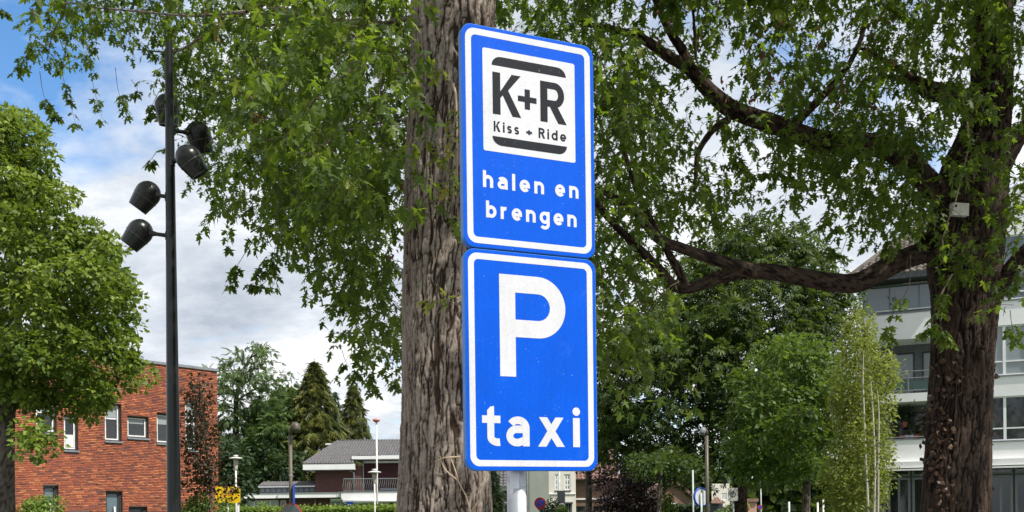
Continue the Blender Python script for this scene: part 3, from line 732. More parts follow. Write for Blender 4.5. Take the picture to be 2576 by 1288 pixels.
for pl in ([(2400, 700), (2370, 760), (2340, 820), (2310, 840)], [(2385, 690), (2372, 740), (2345, 800)], [(2290, 640), (2285, 720), (2245, 790), (2230, 860)], [(2540, 780), (2545, 820), (2560, 860)], [(2360, 790), (2370, 830), (2385, 860)], [(2250, 560), (2240, 600), (2235, 625)], [(2100, 480), (2095, 540), (2110, 590)], [(1660, 640), (1680, 760), (1690, 840)], [(1560, 660), (1585, 800), (1560, 900)],
           [(1800, 440), (1850, 440), (1930, 430), (1980, 440)], [(1840, 310), (1840, 350), (1860, 400), (1870, 430)], [(2130, 600), (2110, 640), (2080, 620)]):
    S3.strand(pl, RND.uniform(9.6, 10.3), .10, .9, .12)
S3.region([(1700, -700), (3000, -700), (3000, -30), (1560, -30)], 900, (8.0, 14.), L=(.5, .8), leaf=.13, sparse=.9)
S3.region([(2650, -1400), (4200, -1400), (4200, 300), (2650, 100)], 420, (7.5, 12.), L=(.5, .8), leaf=.13, sparse=.9)  # unseen outer crown, added for its shade on the limbs
S3.build(rt, MAT['maple'], MAT['maple_one'])
dangling_seeds(rt, [(1600, 0), (2300, 0), (2250, 300), (1800, 300)], 70, (9, 12))
# pale shoots hanging on the trunk
for pl in ([(2452, 108), (2425, 135), (2414, 190), (2420, 240), (2432, 300), (2436, 370), (2420, 440), (2402, 510), (2382, 560)], [(2385, 560), (2370, 600), (2373, 660)], [(2395, 690), (2372, 730), (2350, 780)]):
    MB().tube([at(u, v, 10.25) for u, v in pl], [.011 - .006 * i / len(pl) for i in range(len(pl))], 7).build('young_stem', MAT['twig_pale'], rt, True)
# dry ivy leaves on the trunk: each of the large ones a leaf
ivl = thing('ivy_vine', at(2345, 1288, 10.6), 'withered brown ivy leaves clinging to the dark trunk at right', 'vine')
me = bpy.data.meshes.new('ivy_leaf')
me.from_pydata([(0, 0, 0), (.45, .15, -.05), (.38, .6, .05), (0, 1, -.1), (-.38, .6, .05), (-.45, .15, -.05), (0, .35, .1)], [], [(6, i, (i + 1) % 6) for i in range(6)])
MAT['dryivy_one'] = leaf_mat('dry_ivy_leaf_single', [(0, (.035, .018, .011)), (.85, (.075, .040, .024)), (1, (.26, .18, .11))], (.2, .11, .05), .15, by_object=True)
me.materials.append(MAT['dryivy_one'])
def on_trunk(u, v):                   # front of the right trunk
    for i in range(len(tp) - 1):
        if tp[i][1] >= v >= tp[i + 1][1]:
            t = (tp[i][1] - v) / (tp[i][1] - tp[i + 1][1]); c = tp[i][0] * (1 - t) + tp[i + 1][0] * t; w = (tp[i][2] * (1 - t) + tp[i + 1][2] * t) / 2
            k = (u - c) / w; return at(u, v, DR - px(w, DR) * math.sqrt(max(0, 1 - min(1, k * k))) - .02), k
    return at(u, v, 10.7), 0
spots = [(RND.gauss(2354, 20), RND.gauss(1085, 60)) for _ in range(185)] + [(RND.gauss(2370, 16), RND.gauss(1250, 25)) for _ in range(28)] + [(RND.gauss(2492, 5), RND.gauss(935, 14)) for _ in range(14)] + [(RND.gauss(2487, 5), RND.gauss(1090, 35)) for _ in range(20)] + [(RND.gauss(2487, 5), RND.gauss(1215, 15)) for _ in range(10)] + [(RND.gauss(2400, 22), RND.gauss(930, 18)) for _ in range(18)] + [(RND.gauss(2390, 12), RND.gauss(900, 60)) for _ in range(22)]
for u, v in spots:
    p, k = on_trunk(u, v); o = link('leaf', me, ivl)
    nrm = Vector((k, -math.sqrt(max(0, 1 - min(1, k * k))), .2)) + Vector((RND.gauss(0, .8), RND.gauss(0, .6), RND.gauss(0, .8)))
    y = Vector((RND.gauss(0, .7), RND.gauss(-.4, .5), -.8)); X, Y, Z = [Vector(q[0]) for q in frames(np.array([y]), np.array([nrm]))]
    mt = Matrix(((X.x, Y.x, Z.x, 0), (X.y, Y.y, Z.y, 0), (X.z, Y.z, Z.z, 0), (0, 0, 0, 1))) @ Matrix.Scale(RND.uniform(.035, .075), 4); mt.translation = p; o.matrix_basis = mt
for pl in ([(2372, 1290), (2380, 1200), (2376, 1130), (2362, 1060), (2385, 1000), (2400, 930)], [(2385, 1110), (2400, 1070), (2404, 1010), (2406, 960)]):
    MB().tube([on_trunk(u, v)[0] for u, v in pl], .006, 6).build('stem', MAT['bark_lime'], ivl, True)
S4 = Shoots()
# nest box / sensor housing on the trunk
MAT['white_plastic'] = M('weathered_white_plastic', (.62, .60, .55), .5, .3, nz=20)
MAT['black'] = M('matt_black', (.012, .012, .012), .6)
bx0 = at(2412, 528, 10.36)
nb = thing('sensor_box', bx0, 'small white box with black dot fixed high on right trunk', 'box')
w_, h_ = px(44, 10.3) / 2, px(31, 10.3) / 2
Mx = Matrix.Translation(bx0) @ Matrix.Rotation(.04, 4, 'Y') @ Matrix.Rotation(.12, 4, 'Z')
MB().box((-w_, -.03, -h_), (w_, .03, h_), Mx).build('housing', MAT['white_plastic'], nb)
MB().lathe(Mx @ Vector((-w_ * .62, -.033, h_ * .42)), Mx.to_3x3() @ Vector((0, -1, 0)), [(0, .013), (.003, .013), (.003, .001)], 14).build('lens', MAT['black'], nb)
MB().box((-w_, .03, -h_ * 1.3), (w_ * .9, .06, h_ * .9), Mx).build('mount_plate', MAT['black'], nb)

# ---------------------------------------------------------------- buildings: tools
def gloss(name, col, rough=.06, spec=.6):
    t = NT(name); v = t.coord('Object')
    t.b.inputs['Base Color'].default_value = (*col, 1); t.b.inputs['Roughness'].default_value = rough; t.b.inputs['Specular IOR Level'].default_value = spec
    t.bump(t.noise(v, .9, 2), .03, .02)
    return t.m
MAT['glass'] = gloss('window_glass', (.012, .015, .017), .04, .8)
MAT['glass_pale'] = gloss('curtained_glass', (.26, .29, .30), .12, .6)
MAT['glass_blue'] = gloss('sky_glass', (.10, .14, .16), .05, .9)
MAT['frame_white'] = M('white_frame', (.72, .72, .70), .45, .35)
MAT['frame_grey'] = M('dark_grey_frame', (.045, .05, .055), .45, .4)
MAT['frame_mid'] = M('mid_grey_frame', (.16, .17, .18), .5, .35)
MAT['sill'] = M('grey_sill', (.20, .21, .23), .5, .35)
MAT['mortar'] = M('dark_mortar', (.20, .095, .07), .95, .1, nz=4)
MAT['white_paint'] = M('white_paint', (.74, .74, .73), .5, .3, nz=1.2, var=.07)
MAT['render_grey'] = M('pale_grey_render', (.80, .80, .79), .8, .2, nz=.8, var=.06, bump=.15, bscale=80)
MAT['cream'] = M('cream_render', (.66, .63, .56), .8, .2, nz=.8, var=.10)
MAT['zinc'] = M('dark_zinc', (.11, .13, .14), .5, .4)
MAT['curtain'] = M('pale_curtain', (.50, .52, .52), .8)
MAT['rail'] = M('railing_grey', (.16, .18, .18), .45, .4)
MAT['maroon'] = M('maroon_screen', (.055, .016, .020), .7)
BR = [(0, (.16, .080, .068)), (.16, (.24, .090, .068)), (.28, (.32, .105, .066)), (.6, (.38, .120, .068)), (.85, (.46, .155, .078)), (1, (.56, .22, .105))]
def brick_material(name, by_object):
    t = NT(name); v = t.coord('Object')
    f = t.n('ShaderNodeObjectInfo').outputs['Random'] if by_object else t.n('ShaderNodeAttribute', attribute_name='rnd').outputs['Fac']
    c = t.ramp(f, BR); nn = t.noise(t.coord('Object') if not by_object else t.coord('Object', (30, 30, 30)), 14 if not by_object else 2, 5, .7)
    g = t.ramp(nn, [(.25, (.72, .72, .72)), (.75, (1.15, 1.12, 1.1))])
    m = t.n('ShaderNodeMix', {0: 1., 6: c, 7: g}, data_type='RGBA', blend_type='MULTIPLY')
    t.l(m.outputs[2], t.b.inputs['Base Color']); t.b.inputs['Roughness'].default_value = .85; t.b.inputs['Specular IOR Level'].default_value = .2
    return t.m
MAT['brick'] = brick_material('red_brick', False); MAT['brick_one'] = brick_material('red_brick_single', True)
def coursed(name, c1, c2, mortar, bw=.22, bh=.065):
    t = NT(name); c = t.n('ShaderNodeTexCoord'); sx = t.n('ShaderNodeSeparateXYZ', {0: c.outputs['Object']})
    cx = t.n('ShaderNodeCombineXYZ', {0: sx.outputs[0], 1: sx.outputs[2], 2: 0.})
    b = t.n('ShaderNodeTexBrick', {'Vector': cx.outputs[0], 'Color1': (*c1, 1), 'Color2': (*c2, 1), 'Mortar': (*mortar, 1), 'Scale': 1., 'Mortar Size': .006, 'Brick Width': bw, 'Row Height': bh})
    t.l(b.outputs[0], t.b.inputs['Base Color']); t.b.inputs['Roughness'].default_value = .9; t.bump(b.outputs[1], -.4, .008)
    return t.m
MAT['brown_brick'] = coursed('brown_brick', (.085, .036, .030), (.12, .05, .038), (.05, .035, .03))
MAT['tan_brick'] = coursed('tan_brick', (.15, .085, .055), (.20, .12, .08), (.12, .09, .07))
MAT['tile_grey'] = M('grey_pantile', (.105, .10, .105), .6, .3, nz=3, var=.25)
MAT['tile_brown'] = M('red_brown_pantile', (.20, .12, .095), .7, .25, nz=3, var=.3)
MAT['tile_old'] = M('weathered_pantile', (.14, .12, .105), .8, .2, nz=3, var=.35)

class Fac:                              # a vertical wall plane: s along it, z up, o out of it
    def __init__(s, O, deg):
        s.O = Vector((O[0], O[1], 0)); a = math.radians(deg); s.d = Vector((math.sin(a), math.cos(a), 0)); s.n = Vector((math.cos(a), -math.sin(a), 0))
    def pt(s, a, z, o=0.): return s.O + s.d * a + s.n * o + Vector((0, 0, z))
    def uv(s, u, v, o=0.):
        r = at(u, v, 1.) - Vector((0, 0, CZ)); c = s.O + s.n * o; t = c.dot(s.n) / Vector((r.x, r.y, 0)).dot(s.n)
        p = Vector((0, 0, CZ)) + r * t; return (p - c).dot(s.d), p.z
    def rect(s, u0, v0, u1, v1, o=0.):
        um, vm = (u0 + u1) / 2, (v0 + v1) / 2
        return s.uv(u0, vm, o)[0], s.uv(um, v1, o)[1], s.uv(u1, vm, o)[0], s.uv(um, v0, o)[1]     # s0, z0, s1, z1
    def box(s, mb, s0, z0, s1, z1, o0, o1):
        P = [s.pt(a, z, o) for z in (z0, z1) for a, o in ((s0, o1), (s1, o1), (s1, o0), (s0, o0))]
        return mb.add(P, [(0, 3, 2, 1), (4, 5, 6, 7), (0, 1, 5, 4), (1, 2, 6, 5), (2, 3, 7, 6), (3, 0, 4, 7)])
    def frame(s, mb, s0, z0, s1, z1, w, o0, o1):
        s.box(mb, s0, z0, s1, z0 + w, o0, o1); s.box(mb, s0, z1 - w, s1, z1, o0, o1); s.box(mb, s0, z0 + w, s0 + w, z1 - w, o0, o1); s.box(mb, s1 - w, z0 + w, s1, z1 - w, o0, o1); return mb
    def wall(s, mb, s0, z0, s1, z1, holes, o=0., rev=.15):
        S = sorted({s0, s1} | {h[0] for h in holes} | {h[2] for h in holes}); Z = sorted({z0, z1} | {h[1] for h in holes} | {h[3] for h in holes})
        S = [x for x in S if s0 <= x <= s1]; Z = [x for x in Z if z0 <= x <= z1]
        for i in range(len(S) - 1):
            for j in range(len(Z) - 1):
                cx, cz = (S[i] + S[i+1]) / 2, (Z[j] + Z[j+1]) / 2
                if any(h[0] < cx < h[2] and h[1] < cz < h[3] for h in holes): continue
                mb.quad(s.pt(S[i], Z[j], o), s.pt(S[i+1], Z[j], o), s.pt(S[i+1], Z[j+1], o), s.pt(S[i], Z[j+1], o))
        for a, b, c, e_ in holes:
            for (p, q) in (((a, b), (c, b)), ((c, b), (c, e_)), ((c, e_), (a, e_)), ((a, e_), (a, b))):
                mb.quad(s.pt(*p, o), s.pt(*q, o), s.pt(*q, o - rev), s.pt(*p, o - rev))
        return mb
def plain_window(Fa, parent, r, fm, gm, fw=.06, mull=(), trans=(), o=-.08, sill=None, depth=.06):
    mb = MB(); Fa.frame(mb, *r, fw, o, o + depth)
    for m in mull: x = r[0] + (r[2] - r[0]) * m; Fa.box(mb, x - fw / 2, r[1] + fw, x + fw / 2, r[3] - fw, o + .004, o + depth - .004)
    for m in trans: z = r[1] + (r[3] - r[1]) * m; Fa.box(mb, r[0] + fw, z - fw / 2, r[2] - fw, z + fw / 2, o + .002, o + depth - .006)
    w = mb.build('window', fm, parent)
    g = MB(); g.quad(Fa.pt(r[0] + fw * .5, r[1] + fw * .5, o + .02), Fa.pt(r[2] - fw * .5, r[1] + fw * .5, o + .02), Fa.pt(r[2] - fw * .5, r[3] - fw * .5, o + .02), Fa.pt(r[0] + fw * .5, r[3] - fw * .5, o + .02)); g.build('pane', gm, w)
    if sill: sm = MB(); Fa.box(sm, r[0] - .03, r[1] - .07, r[2] + .03, r[1] - .002, o, .05); sm.build('sill', sill, w)
    return w
def pantiles(name, A, B, C, D_, mat, parent, tw=.21, rh=.30, up=.035):   # A-B eave (left to right), D-C ridge
    A, B, C, D_ = map(Vector, (A, B, C, D_)); ex = (B - A).normalized(); sl_ = ((D_ - A) - ex * (D_ - A).dot(ex)); H_ = sl_.length; ey = sl_ / H_; en = ex.cross(ey).normalized()
    if en.z < 0: en = -en
    rows = max(1, int(H_ / rh)); V = []; Fc = []
    for r in range(rows):
        t0, t1 = r / rows, (r + 1) / rows; tm = (t0 + t1) / 2
        xa = (A.lerp(D_, tm) - A).dot(ex); xb = (B.lerp(C, tm) - A).dot(ex); n = max(2, int((xb - xa) / tw * 5)); b = len(V); off = RND.uniform(-.01, .01)
        for i in range(n + 1):
            x = xa + (xb - xa) * i / n; ph = (x + off) / tw * 2 * math.pi; h = .042 * math.sin(ph) + .018 * math.sin(2 * ph + .6)
            V.append(A + ex * x + ey * (t0 * H_ - .03) + en * (h + up + .03)); V.append(A + ex * x + ey * (t1 * H_) + en * (h + .03)); V.append(A + ex * x + ey * (t0 * H_ - .03) + en * (h * .5))
        for i in range(n):
            k = b + i * 3; Fc.append((k, k + 3, k + 4, k + 1)); Fc.append((k + 2, k + 5, k + 3, k))
    o = np_mesh(name, np.array([tuple(p) for p in V]), np.array(Fc), mat, parent, smooth=False)
    return stuff(o)

# ---------------------------------------------------------------- red brick building at left
b0 = at(460, HV, 38)
RB = Fac(b0, 40.3)
rb = thing('brick_building', RB.pt(0, 0), 'flat-roofed red and orange brick building with staggered windows at left', 'building')
sR = RB.uv(548, 1100)[0]; sL = RB.uv(-120, 1100)[0]; zT = RB.uv(460, 924)[1]
wr = [(-30, 1020, 36, 1112), (90.6, 1003, 143, 1089), (161, 1045, 197, 1133), (264, 1015, 306, 1110), (321, 1047, 374.5, 1102), (395, 1040, 440, 1116), (467, 1008.7, 497, 1133), (109.5, 1220, 148, 1330), (267, 1235, 309, 1345), (324.6, 1274, 371, 1340), (-10, 1246, 35, 1340), (171, 1286, 232, 1345)]
holes = [RB.rect(*w) for w in wr]
RV = .17
mb = MB(); RB.wall(mb, sL, 0, sR, zT, holes, -.012, RV - .012)
mb.quad(RB.pt(sR, 0, -.012), RB.pt(sR, 0, -9), RB.pt(sR, zT, -9), RB.pt(sR, zT, -.012)); mb.quad(RB.pt(sL, zT, -.012), RB.pt(sR, zT, -.012), RB.pt(sR, zT, -9), RB.pt(sL, zT, -9))
wallo = mb.build('wall', MAT['mortar'], rb)
cp = MB(); RB.box(cp, sL, zT, sR + .05, zT + .10, -9, .05); cp.build('roof_coping', MAT['sill'], rb)
rows_ = []; z = zT - .058; bh = .048; pit = .060
while z > 1.2:
    x = sL - RND.random() * .2
    while x < sR:
        L = .21 if RND.random() < .78 else .10
        segs = [(max(x, sL), min(x + L, sR))]
        for h in holes:
            if h[1] - .004 < z + bh and h[3] + .004 > z:
                nx = []
                for a, b in segs:
                    if b <= h[0] or a >= h[2]: nx.append((a, b))
                    else:
                        if a < h[0]: nx.append((a, h[0]))
                        if b > h[2]: nx.append((h[2], b))
                segs = nx
        for a, b in segs:
            if b - a > .03: rows_.append((a, z, b, z + bh))
        x += L + .012
    z -= pit
cand = []
for i, (a, z0, b, z1) in enumerate(rows_):
    u, v = to_pix(RB.pt((a + b) / 2, z0))
    if abs(b - a - .21) < 1e-6 and ((60 < u < 260 and 1140 < v < 1285) or (180 < u < 412 and 1140 < v < 1280)): cand.append(((b - a) / RB.pt(a, z0).y, i))
single = {i for _, i in sorted(cand, reverse=True)[:300]}
bme = bpy.data.meshes.new('brick')
def brick_geo(a, z0, b, z1, o):
    return [(a, z0, -.012), (b, z0, -.012), (b, z1, -.012), (a, z1, -.012), (a + .003, z0 + .003, o), (b - .003, z0 + .003, o), (b - .003, z1 - .003, o), (a + .003, z1 - .003, o)]
BF = [(4, 5, 6, 7), (0, 1, 5, 4), (1, 2, 6, 5), (2, 3, 7, 6), (3, 0, 4, 7)]
Mf = Matrix(((RB.d.x, RB.n.x, 0, 0), (RB.d.y, RB.n.y, 0, 0), (0, 0, 1, 0), (0, 0, 0, 1)))
bme.from_pydata([(x, o, z_) for x, z_, o in brick_geo(0, 0, .21, bh, 0)], [], BF); bme.materials.append(MAT['brick_one'])
V = []; Fc = []; A = []
for i, (a, z0, b, z1) in enumerate(rows_):
    if i in single:
        o = link('brick', bme, wallo); m4 = Mf.copy(); m4.translation = RB.pt(a, z0, RND.uniform(-.003, .003)); o.matrix_basis = m4; continue
    k = len(V); V += [tuple(RB.pt(s_, z_, o_)) for s_, z_, o_ in brick_geo(a, z0, b, z1, RND.uniform(-.004, .003))]; Fc += [tuple(q + k for q in f_) for f_ in BF]; A += [RND.random()] * 8
stuff(np_mesh('brickwork', np.array(V), np.array(Fc), MAT['brick'], wallo, {'rnd': A}))
for i, r in enumerate(holes):
    mb = MB(); RB.frame(mb, r[0] + .004, r[1] + .004, r[2] - .004, r[3] - .004, .055, -RV - .02, -RV + .05); w = mb.build('window', MAT['frame_grey'], rb)
    q = (r[0] + .062, r[1] + .062, r[2] - .062, r[3] - .062)
    tilt = i in (7, 8)
    mb = MB(); RB.frame(mb, *q, .045, -RV - .03, -RV + .03)
    if i in (1, 3, 6, 10): zt = q[1] + (q[3] - q[1]) * (.62 if i != 6 else .55); RB.box(mb, q[0] + .065, zt - .025, q[2] - .065, zt + .025, -RV - .028, -RV + .028)
    mb.build('sash', MAT['frame_white'] if not tilt and i not in (9, 11) else MAT['frame_grey'], w)
    g = MB(); g.quad(*[RB.pt(a, b, -RV - .012) for a, b in ((q[0], q[1]), (q[2], q[1]), (q[2], q[3]), (q[0], q[3]))]); g.build('pane', MAT['glass'] if not tilt else MAT['glass_blue'], w)
    if i in (1, 3, 4, 5, 6):
        bl = MB(); z1 = q[3] - .065; z0 = q[1] + (q[3] - q[1]) * (.66 if i != 4 else .70); RB.box(bl, q[0] + .066, z0, q[2] - .066, z1, -RV - .010, -RV - .004); bl.build('blind', MAT['glass_pale'], w)
    if tilt: MB().prism([RB.pt(q[2] - .28, q[1], .02), RB.pt(q[2] - .22, q[1], .02), RB.pt(q[2] - .16, q[3] - .5, -RV + .03), RB.pt(q[2] - .22, q[3] - .5, -RV + .03)], RB.n * .03).build('open_vent', MAT['frame_white'], w)
    if i == 2: pb = MB(); RB.box(pb, q[0] + .07, q[1] + .07, q[0] + .36, q[1] + .50, -RV - .008, -RV); pb.build('paper', MAT['frame_white'], w)
    sm = MB(); RB.box(sm, r[0] - .02, r[1] - .055, r[2] + .02, r[1] + .003, -RV, .045); sm.build('sill', MAT['sill'], w)
    lt = MB(); RB.box(lt, r[0] - .001, r[1] - .085, r[2] + .001, r[1] - .056, -.02, .02); lt.build('sill_trim', MAT['frame_grey'], w)

# ---------------------------------------------------------------- brown brick house in the middle
DH = 75.
HF = Fac(at(U0, HV, DH), 90)
def hp(zx, zy): return 512.8 + .19906 * zx, 1093.9 + .19906 * zy
def hr(x0, y0, x1, y1, o=0.): return HF.rect(*hp(x0, y0), *hp(x1, y1), o)
ho = thing('brick_house', HF.pt(HF.uv(900, 1288)[0], 0), 'brown brick house with grey tiled hip roof, balcony and white fascias', 'house')
w1 = hr(1405, 438, 1990, 720); wl = hr(480, 735, 2800, 1300)
mb = MB(); HF.box(mb, w1[0], wl[3] - .2, w1[2], w1[3] + .3, -6, 0)
mb.build('wall', MAT['brown_brick'], ho)
hl = [hr(560, 828, 965, 1010), hr(985, 828, 1060, 1010), hr(1615, 830, 1755, 1010), hr(1860, 860, 2040, 1010), hr(2040, 860, 2360, 1010)]
mb = MB(); HF.wall(mb, wl[0], 0, wl[2], wl[3] - .3, hl, .6, .2); mb.build('ground_floor_wall', MAT['brown_brick'], ho)
rec = hr(1985, 300, 2800, 715)
mb = MB(); HF.box(mb, rec[0], rec[1], rec[2], rec[3], -6, -.9); mb.build('balcony_screen', MAT['maroon'], ho)
mb = MB(); HF.box(mb, rec[0], rec[1], rec[0] + .08, rec[3] - .1, -.9, -.78); x = hr(1985, 320, 2800, 345); HF.box(mb, x[0], x[1], x[2], x[3], -.9, -.78); mb.build('screen_frame', MAT['frame_white'], ho)
# fascias
for i, (r, o0, o1, m) in enumerate(((hr(1250, 366, 1890, 438, 1.0), -5, 1.0, 'white_paint'), (hr(1868, 262, 2800, 302, .5), -5, .5, 'white_paint'), (hr(470, 742, 935, 802, 1.2), -4, 1.2, 'render_grey'), (hr(935, 732, 1735, 793, 1.3), -4, 1.3, 'white_paint'), (hr(1735, 716, 2800, 808, 1.9), -4, 1.9, 'white_paint'))):
    mb = MB(); HF.box(mb, *r, o0, o1); mb.build('fascia', MAT[m], ho)
for r, o in ((hr(470, 735, 935, 742, 1.3), 1.25), (hr(935, 726, 1735, 732, 1.3), 1.36), (hr(1700, 712, 2800, 716, 1.9), 1.95)):
    mb = MB(); HF.box(mb, *r, -4, o); mb.build('roof_edge', MAT['sill'], ho)
r = hr(1755, 808, 2800, 856, 2.1); mb = MB(); zc = (r[1] + r[3]) / 2; mb.tube([HF.pt(r[0], zc, 2.1), HF.pt(r[2], zc, 2.1)], (r[3] - r[1]) / 2, 14); mb.build('awning_roll', MAT['white_paint'], ho, True)
# hip roof
eA = HF.pt(*hr(1250, 366, 1270, 367, 1.0)[0:1], hr(1250, 360, 1270, 364, 1.0)[1], 1.0); eB = HF.pt(hr(1890, 360, 1900, 366, 1.0)[0], eA.z, 1.0)
RO = -5.5
rL = HF.pt(HF.uv(*hp(1690, 80), RO)[0], HF.uv(*hp(1690, 80), RO)[1], RO); rR = HF.pt(HF.uv(*hp(2900, 80), RO)[0], rL.z, RO)
k = .22; mid = lambda a, b, t: a.lerp(b, t)
eR = HF.pt(HF.uv(*hp(2900, 300), 1.0)[0], eA.z, 1.0)
zmid = HF.uv(*hp(2000, 240), .5)[1]; t_ = (zmid - eA.z) / (rL.z - eA.z)
pantiles('roof_tiles', eA, eB, HF.pt(HF.uv(*hp(1890, 300), 1)[0], mid(eA, rL, t_).z, mid(eA, rL, t_).dot(HF.n) - HF.O.dot(HF.n)), mid(eA, rL, t_), MAT['tile_grey'], ho)
pantiles('roof_tiles', mid(eA, rL, t_), mid(eR, rR, t_), rR, rL, MAT['tile_grey'], ho)
MB().prism([eA, rL, HF.pt(HF.uv(*hp(1690, 80), RO)[0], eA.z, -12), HF.pt((eA - HF.O).dot(HF.d), eA.z, -12)], Vector((0, 0, -.05))).build('roof_hip_side', MAT['tile_grey'], ho)
hip = MB(); hip.tube([eA, rL], .10, 8); hip.tube([rL, rR], .11, 8); stuff(hip.build('ridge_tiles', MAT['tile_grey'], ho, True))
for i in range(26): p = mid(rL, rR, i / 26.); MB().tube([p - HF.d * .03, p + HF.d * .03], .135, 8).build('ridge_tile', MAT['tile_grey'], ho, True)
r = hr(1552, 108, 1700, 160, -5); mb = MB(); HF.box(mb, r[0], r[1], r[2], r[3] - .12, -8, -5); mb.build('dormer_box', MAT['zinc'], ho); mb = MB(); HF.box(mb, r[0] - .1, r[3] - .11, r[2] + .1, r[3], -8, -4.9); mb.build('dormer_edge', MAT['white_paint'], ho)
# roof light strip on the low wing
r = hr(690, 640, 1405, 660, -.2); mb = MB(); HF.box(mb, *r, -3, -.1); mb.build('fascia', MAT['white_paint'], ho)
r = hr(700, 660, 1405, 735, -.4)
mb = MB(); HF.box(mb, r[0], r[1], r[2], r[3], -3, -.45); mb.build('clerestory_wall', MAT['zinc'], ho)
for i in range(10):
    a = r[0] + (r[2] - r[0]) * i / 10; mb = MB(); HF.box(mb, a + .05, r[1] + .1, a + (r[2] - r[0]) / 10 - .05, r[3] - .08, -.44, -.40); mb.build('clerestory_panel', MAT['sill'], ho)
A_ = HF.pt(hr(690, 630, 1405, 640)[0], hr(690, 630, 1405, 640)[1], -.1); B_ = HF.pt(w1[0], A_.z, -.1)
pantiles('roof_tiles', A_, B_, B_ + Vector((0, 1.6, .35)), A_ + Vector((0, 1.6, .35)), MAT['tile_grey'], ho)
# windows of the ground floor
plain_window(HF, ho, hl[0], MAT['frame_white'], MAT['glass_pale'], .07, (.25, .5, .75), (.35,), .45); plain_window(HF, ho, hl[1], MAT['frame_white'], MAT['glass'], .07, (), (.4,), .45)
plain_window(HF, ho, hl[2], MAT['frame_white'], MAT['glass_pale'], .08, (), (.45,), .45); plain_window(HF, ho, hl[3], MAT['frame_white'], MAT['glass_pale'], .08, (), (.5,), .45); plain_window(HF, ho, hl[4], MAT['frame_white'], MAT['glass'], .09, (.5,), (.8,), .45)
r = hr(1600, 806, 1750, 828, .7); mb = MB(); HF.box(mb, *r, .55, .8); mb.build('window_head', MAT['render_grey'], ho)
MB().tube([HF.pt(hr(1405, 800, 1410, 900, .8)[0], 0, .75), HF.pt(hr(1405, 800, 1410, 900, .8)[0], wl[3] - .4, .75)], .05, 8).build('downpipe', MAT['sill'], ho, True)
dpx = hr(1893, 440, 1895, 700, .1)[0]; dz0, dz1 = hr(1880, 445, 1900, 715)[1], hr(1880, 445, 1900, 715)[3]
MB().tube([HF.pt(dpx, dz0, .1), HF.pt(dpx, dz1 - .2, .1), HF.pt(dpx - .35, dz1, .5)], .055, 8).build('downpipe', MAT['sill'], ho, True)
# balcony railing with bent bars
rl_ = hr(1765, 552, 2800, 700, 1.7)
MB().tube([HF.pt(rl_[0], rl_[3], 1.7), HF.pt(rl_[2], rl_[3], 1.7)], .035, 6).build('hand_rail', MAT['rail'], ho)
MB().tube([HF.pt(rl_[0], rl_[1], 1.7), HF.pt(rl_[2], rl_[1], 1.7)], .030, 6).build('bottom_rail', MAT['rail'], ho)
n_ = int((rl_[2] - rl_[0]) / .155)
for i in range(n_ + 1):
    a = rl_[0] + (rl_[2] - rl_[0]) * i / n_; h = rl_[3] - rl_[1]
    MB().tube([HF.pt(a, rl_[1], 1.7), HF.pt(a - .03, rl_[1] + h * .2, 1.78), HF.pt(a - .05, rl_[1] + h * .4, 1.80), HF.pt(a + .01, rl_[1] + h * .7, 1.72), HF.pt(a, rl_[3], 1.7)], .016, 5).build('baluster', MAT['rail'], ho)
bf = hr(2200, 665, 2470, 695, .5); mb = MB(); HF.box(mb, *bf, -.7, -.6); mb.build('balcony_bench', MAT['sill'], ho)

# ---------------------------------------------------------------- small houses seen below the signs
def q6(zx, zy): return 1196.4 + .1327 * zx, 1170.8 + .1327 * zy
def house6(name, D, label):
    Fx = Fac(at(U0, HV, D), 90); return Fx, (lambda x0, y0, x1, y1, o=0.: Fx.rect(*q6(x0, y0), *q6(x1, y1), o))
G1, g1 = house6('g', 68., '')
gh = thing('tiled_house', G1.pt(g1(300, 400, 780, 880)[0], 0), 'brown house with grey pantiles and skylight, left of the sign post', 'house')
r = g1(300, 470, 1100, 900); mb = MB(); hw = g1(520, 715, 700, 1000); G1.wall(mb, r[0], 0, r[2], r[3], [hw], 0, .15); mb.build('wall', MAT['tan_brick'], gh)
plain_window(G1, gh, hw, MAT['frame_white'], MAT['glass'], .09, (.7,), (), -.1)
r = g1(510, 685, 705, 715); mb = MB(); G1.box(mb, *r, .0, .12); mb.build('window_head', MAT['render_grey'], gh)
r = g1(300, 405, 1100, 428, .6); mb = MB(); G1.box(mb, *r, -.2, .6); mb.build('fascia', MAT['white_paint'], gh)
r2_ = g1(300, 428, 1100, 470, .5); mb = MB(); G1.box(mb, *r2_, -.2, .45); mb.build('soffit', MAT['render_grey'], gh)
A_ = G1.pt(r[0], r[3], .62); B_ = G1.pt(r[2], r[3], .62); pantiles('roof_tiles', A_, B_, B_ + Vector((0, 4.2, 3.4)), A_ + Vector((0, 4.2, 3.4)), MAT['tile_grey'], gh, .27, .33)
p0 = A_.lerp(B_, .17) + Vector((0, 2.15, 1.85)); sk = MB(); ex_ = Vector((1.0, 0, 0)); ey_ = Vector((0, .75, .6))
sk.prism([p0, p0 + ex_ * 1.6, p0 + ex_ * 1.6 + ey_ * 1.3, p0 + ey_ * 1.3], Vector((0, -.1, .12))).build('skylight', MAT['glass_blue'], gh)
sk = MB(); sk.tube([p0, p0 + ex_ * 1.6, p0 + ex_ * 1.6 + ey_ * 1.3, p0 + ey_ * 1.3, p0], .08, 5); sk.build('skylight_frame', MAT['frame_white'], gh)
G2, g2 = house6('g', 62., '')
wh = thing('white_house', G2.pt(g2(1385, 400, 1895, 880)[0], 0), 'cream white house front with muntined windows, right of the sign post', 'house')
r = g2(1385, 60, 1895, 900)
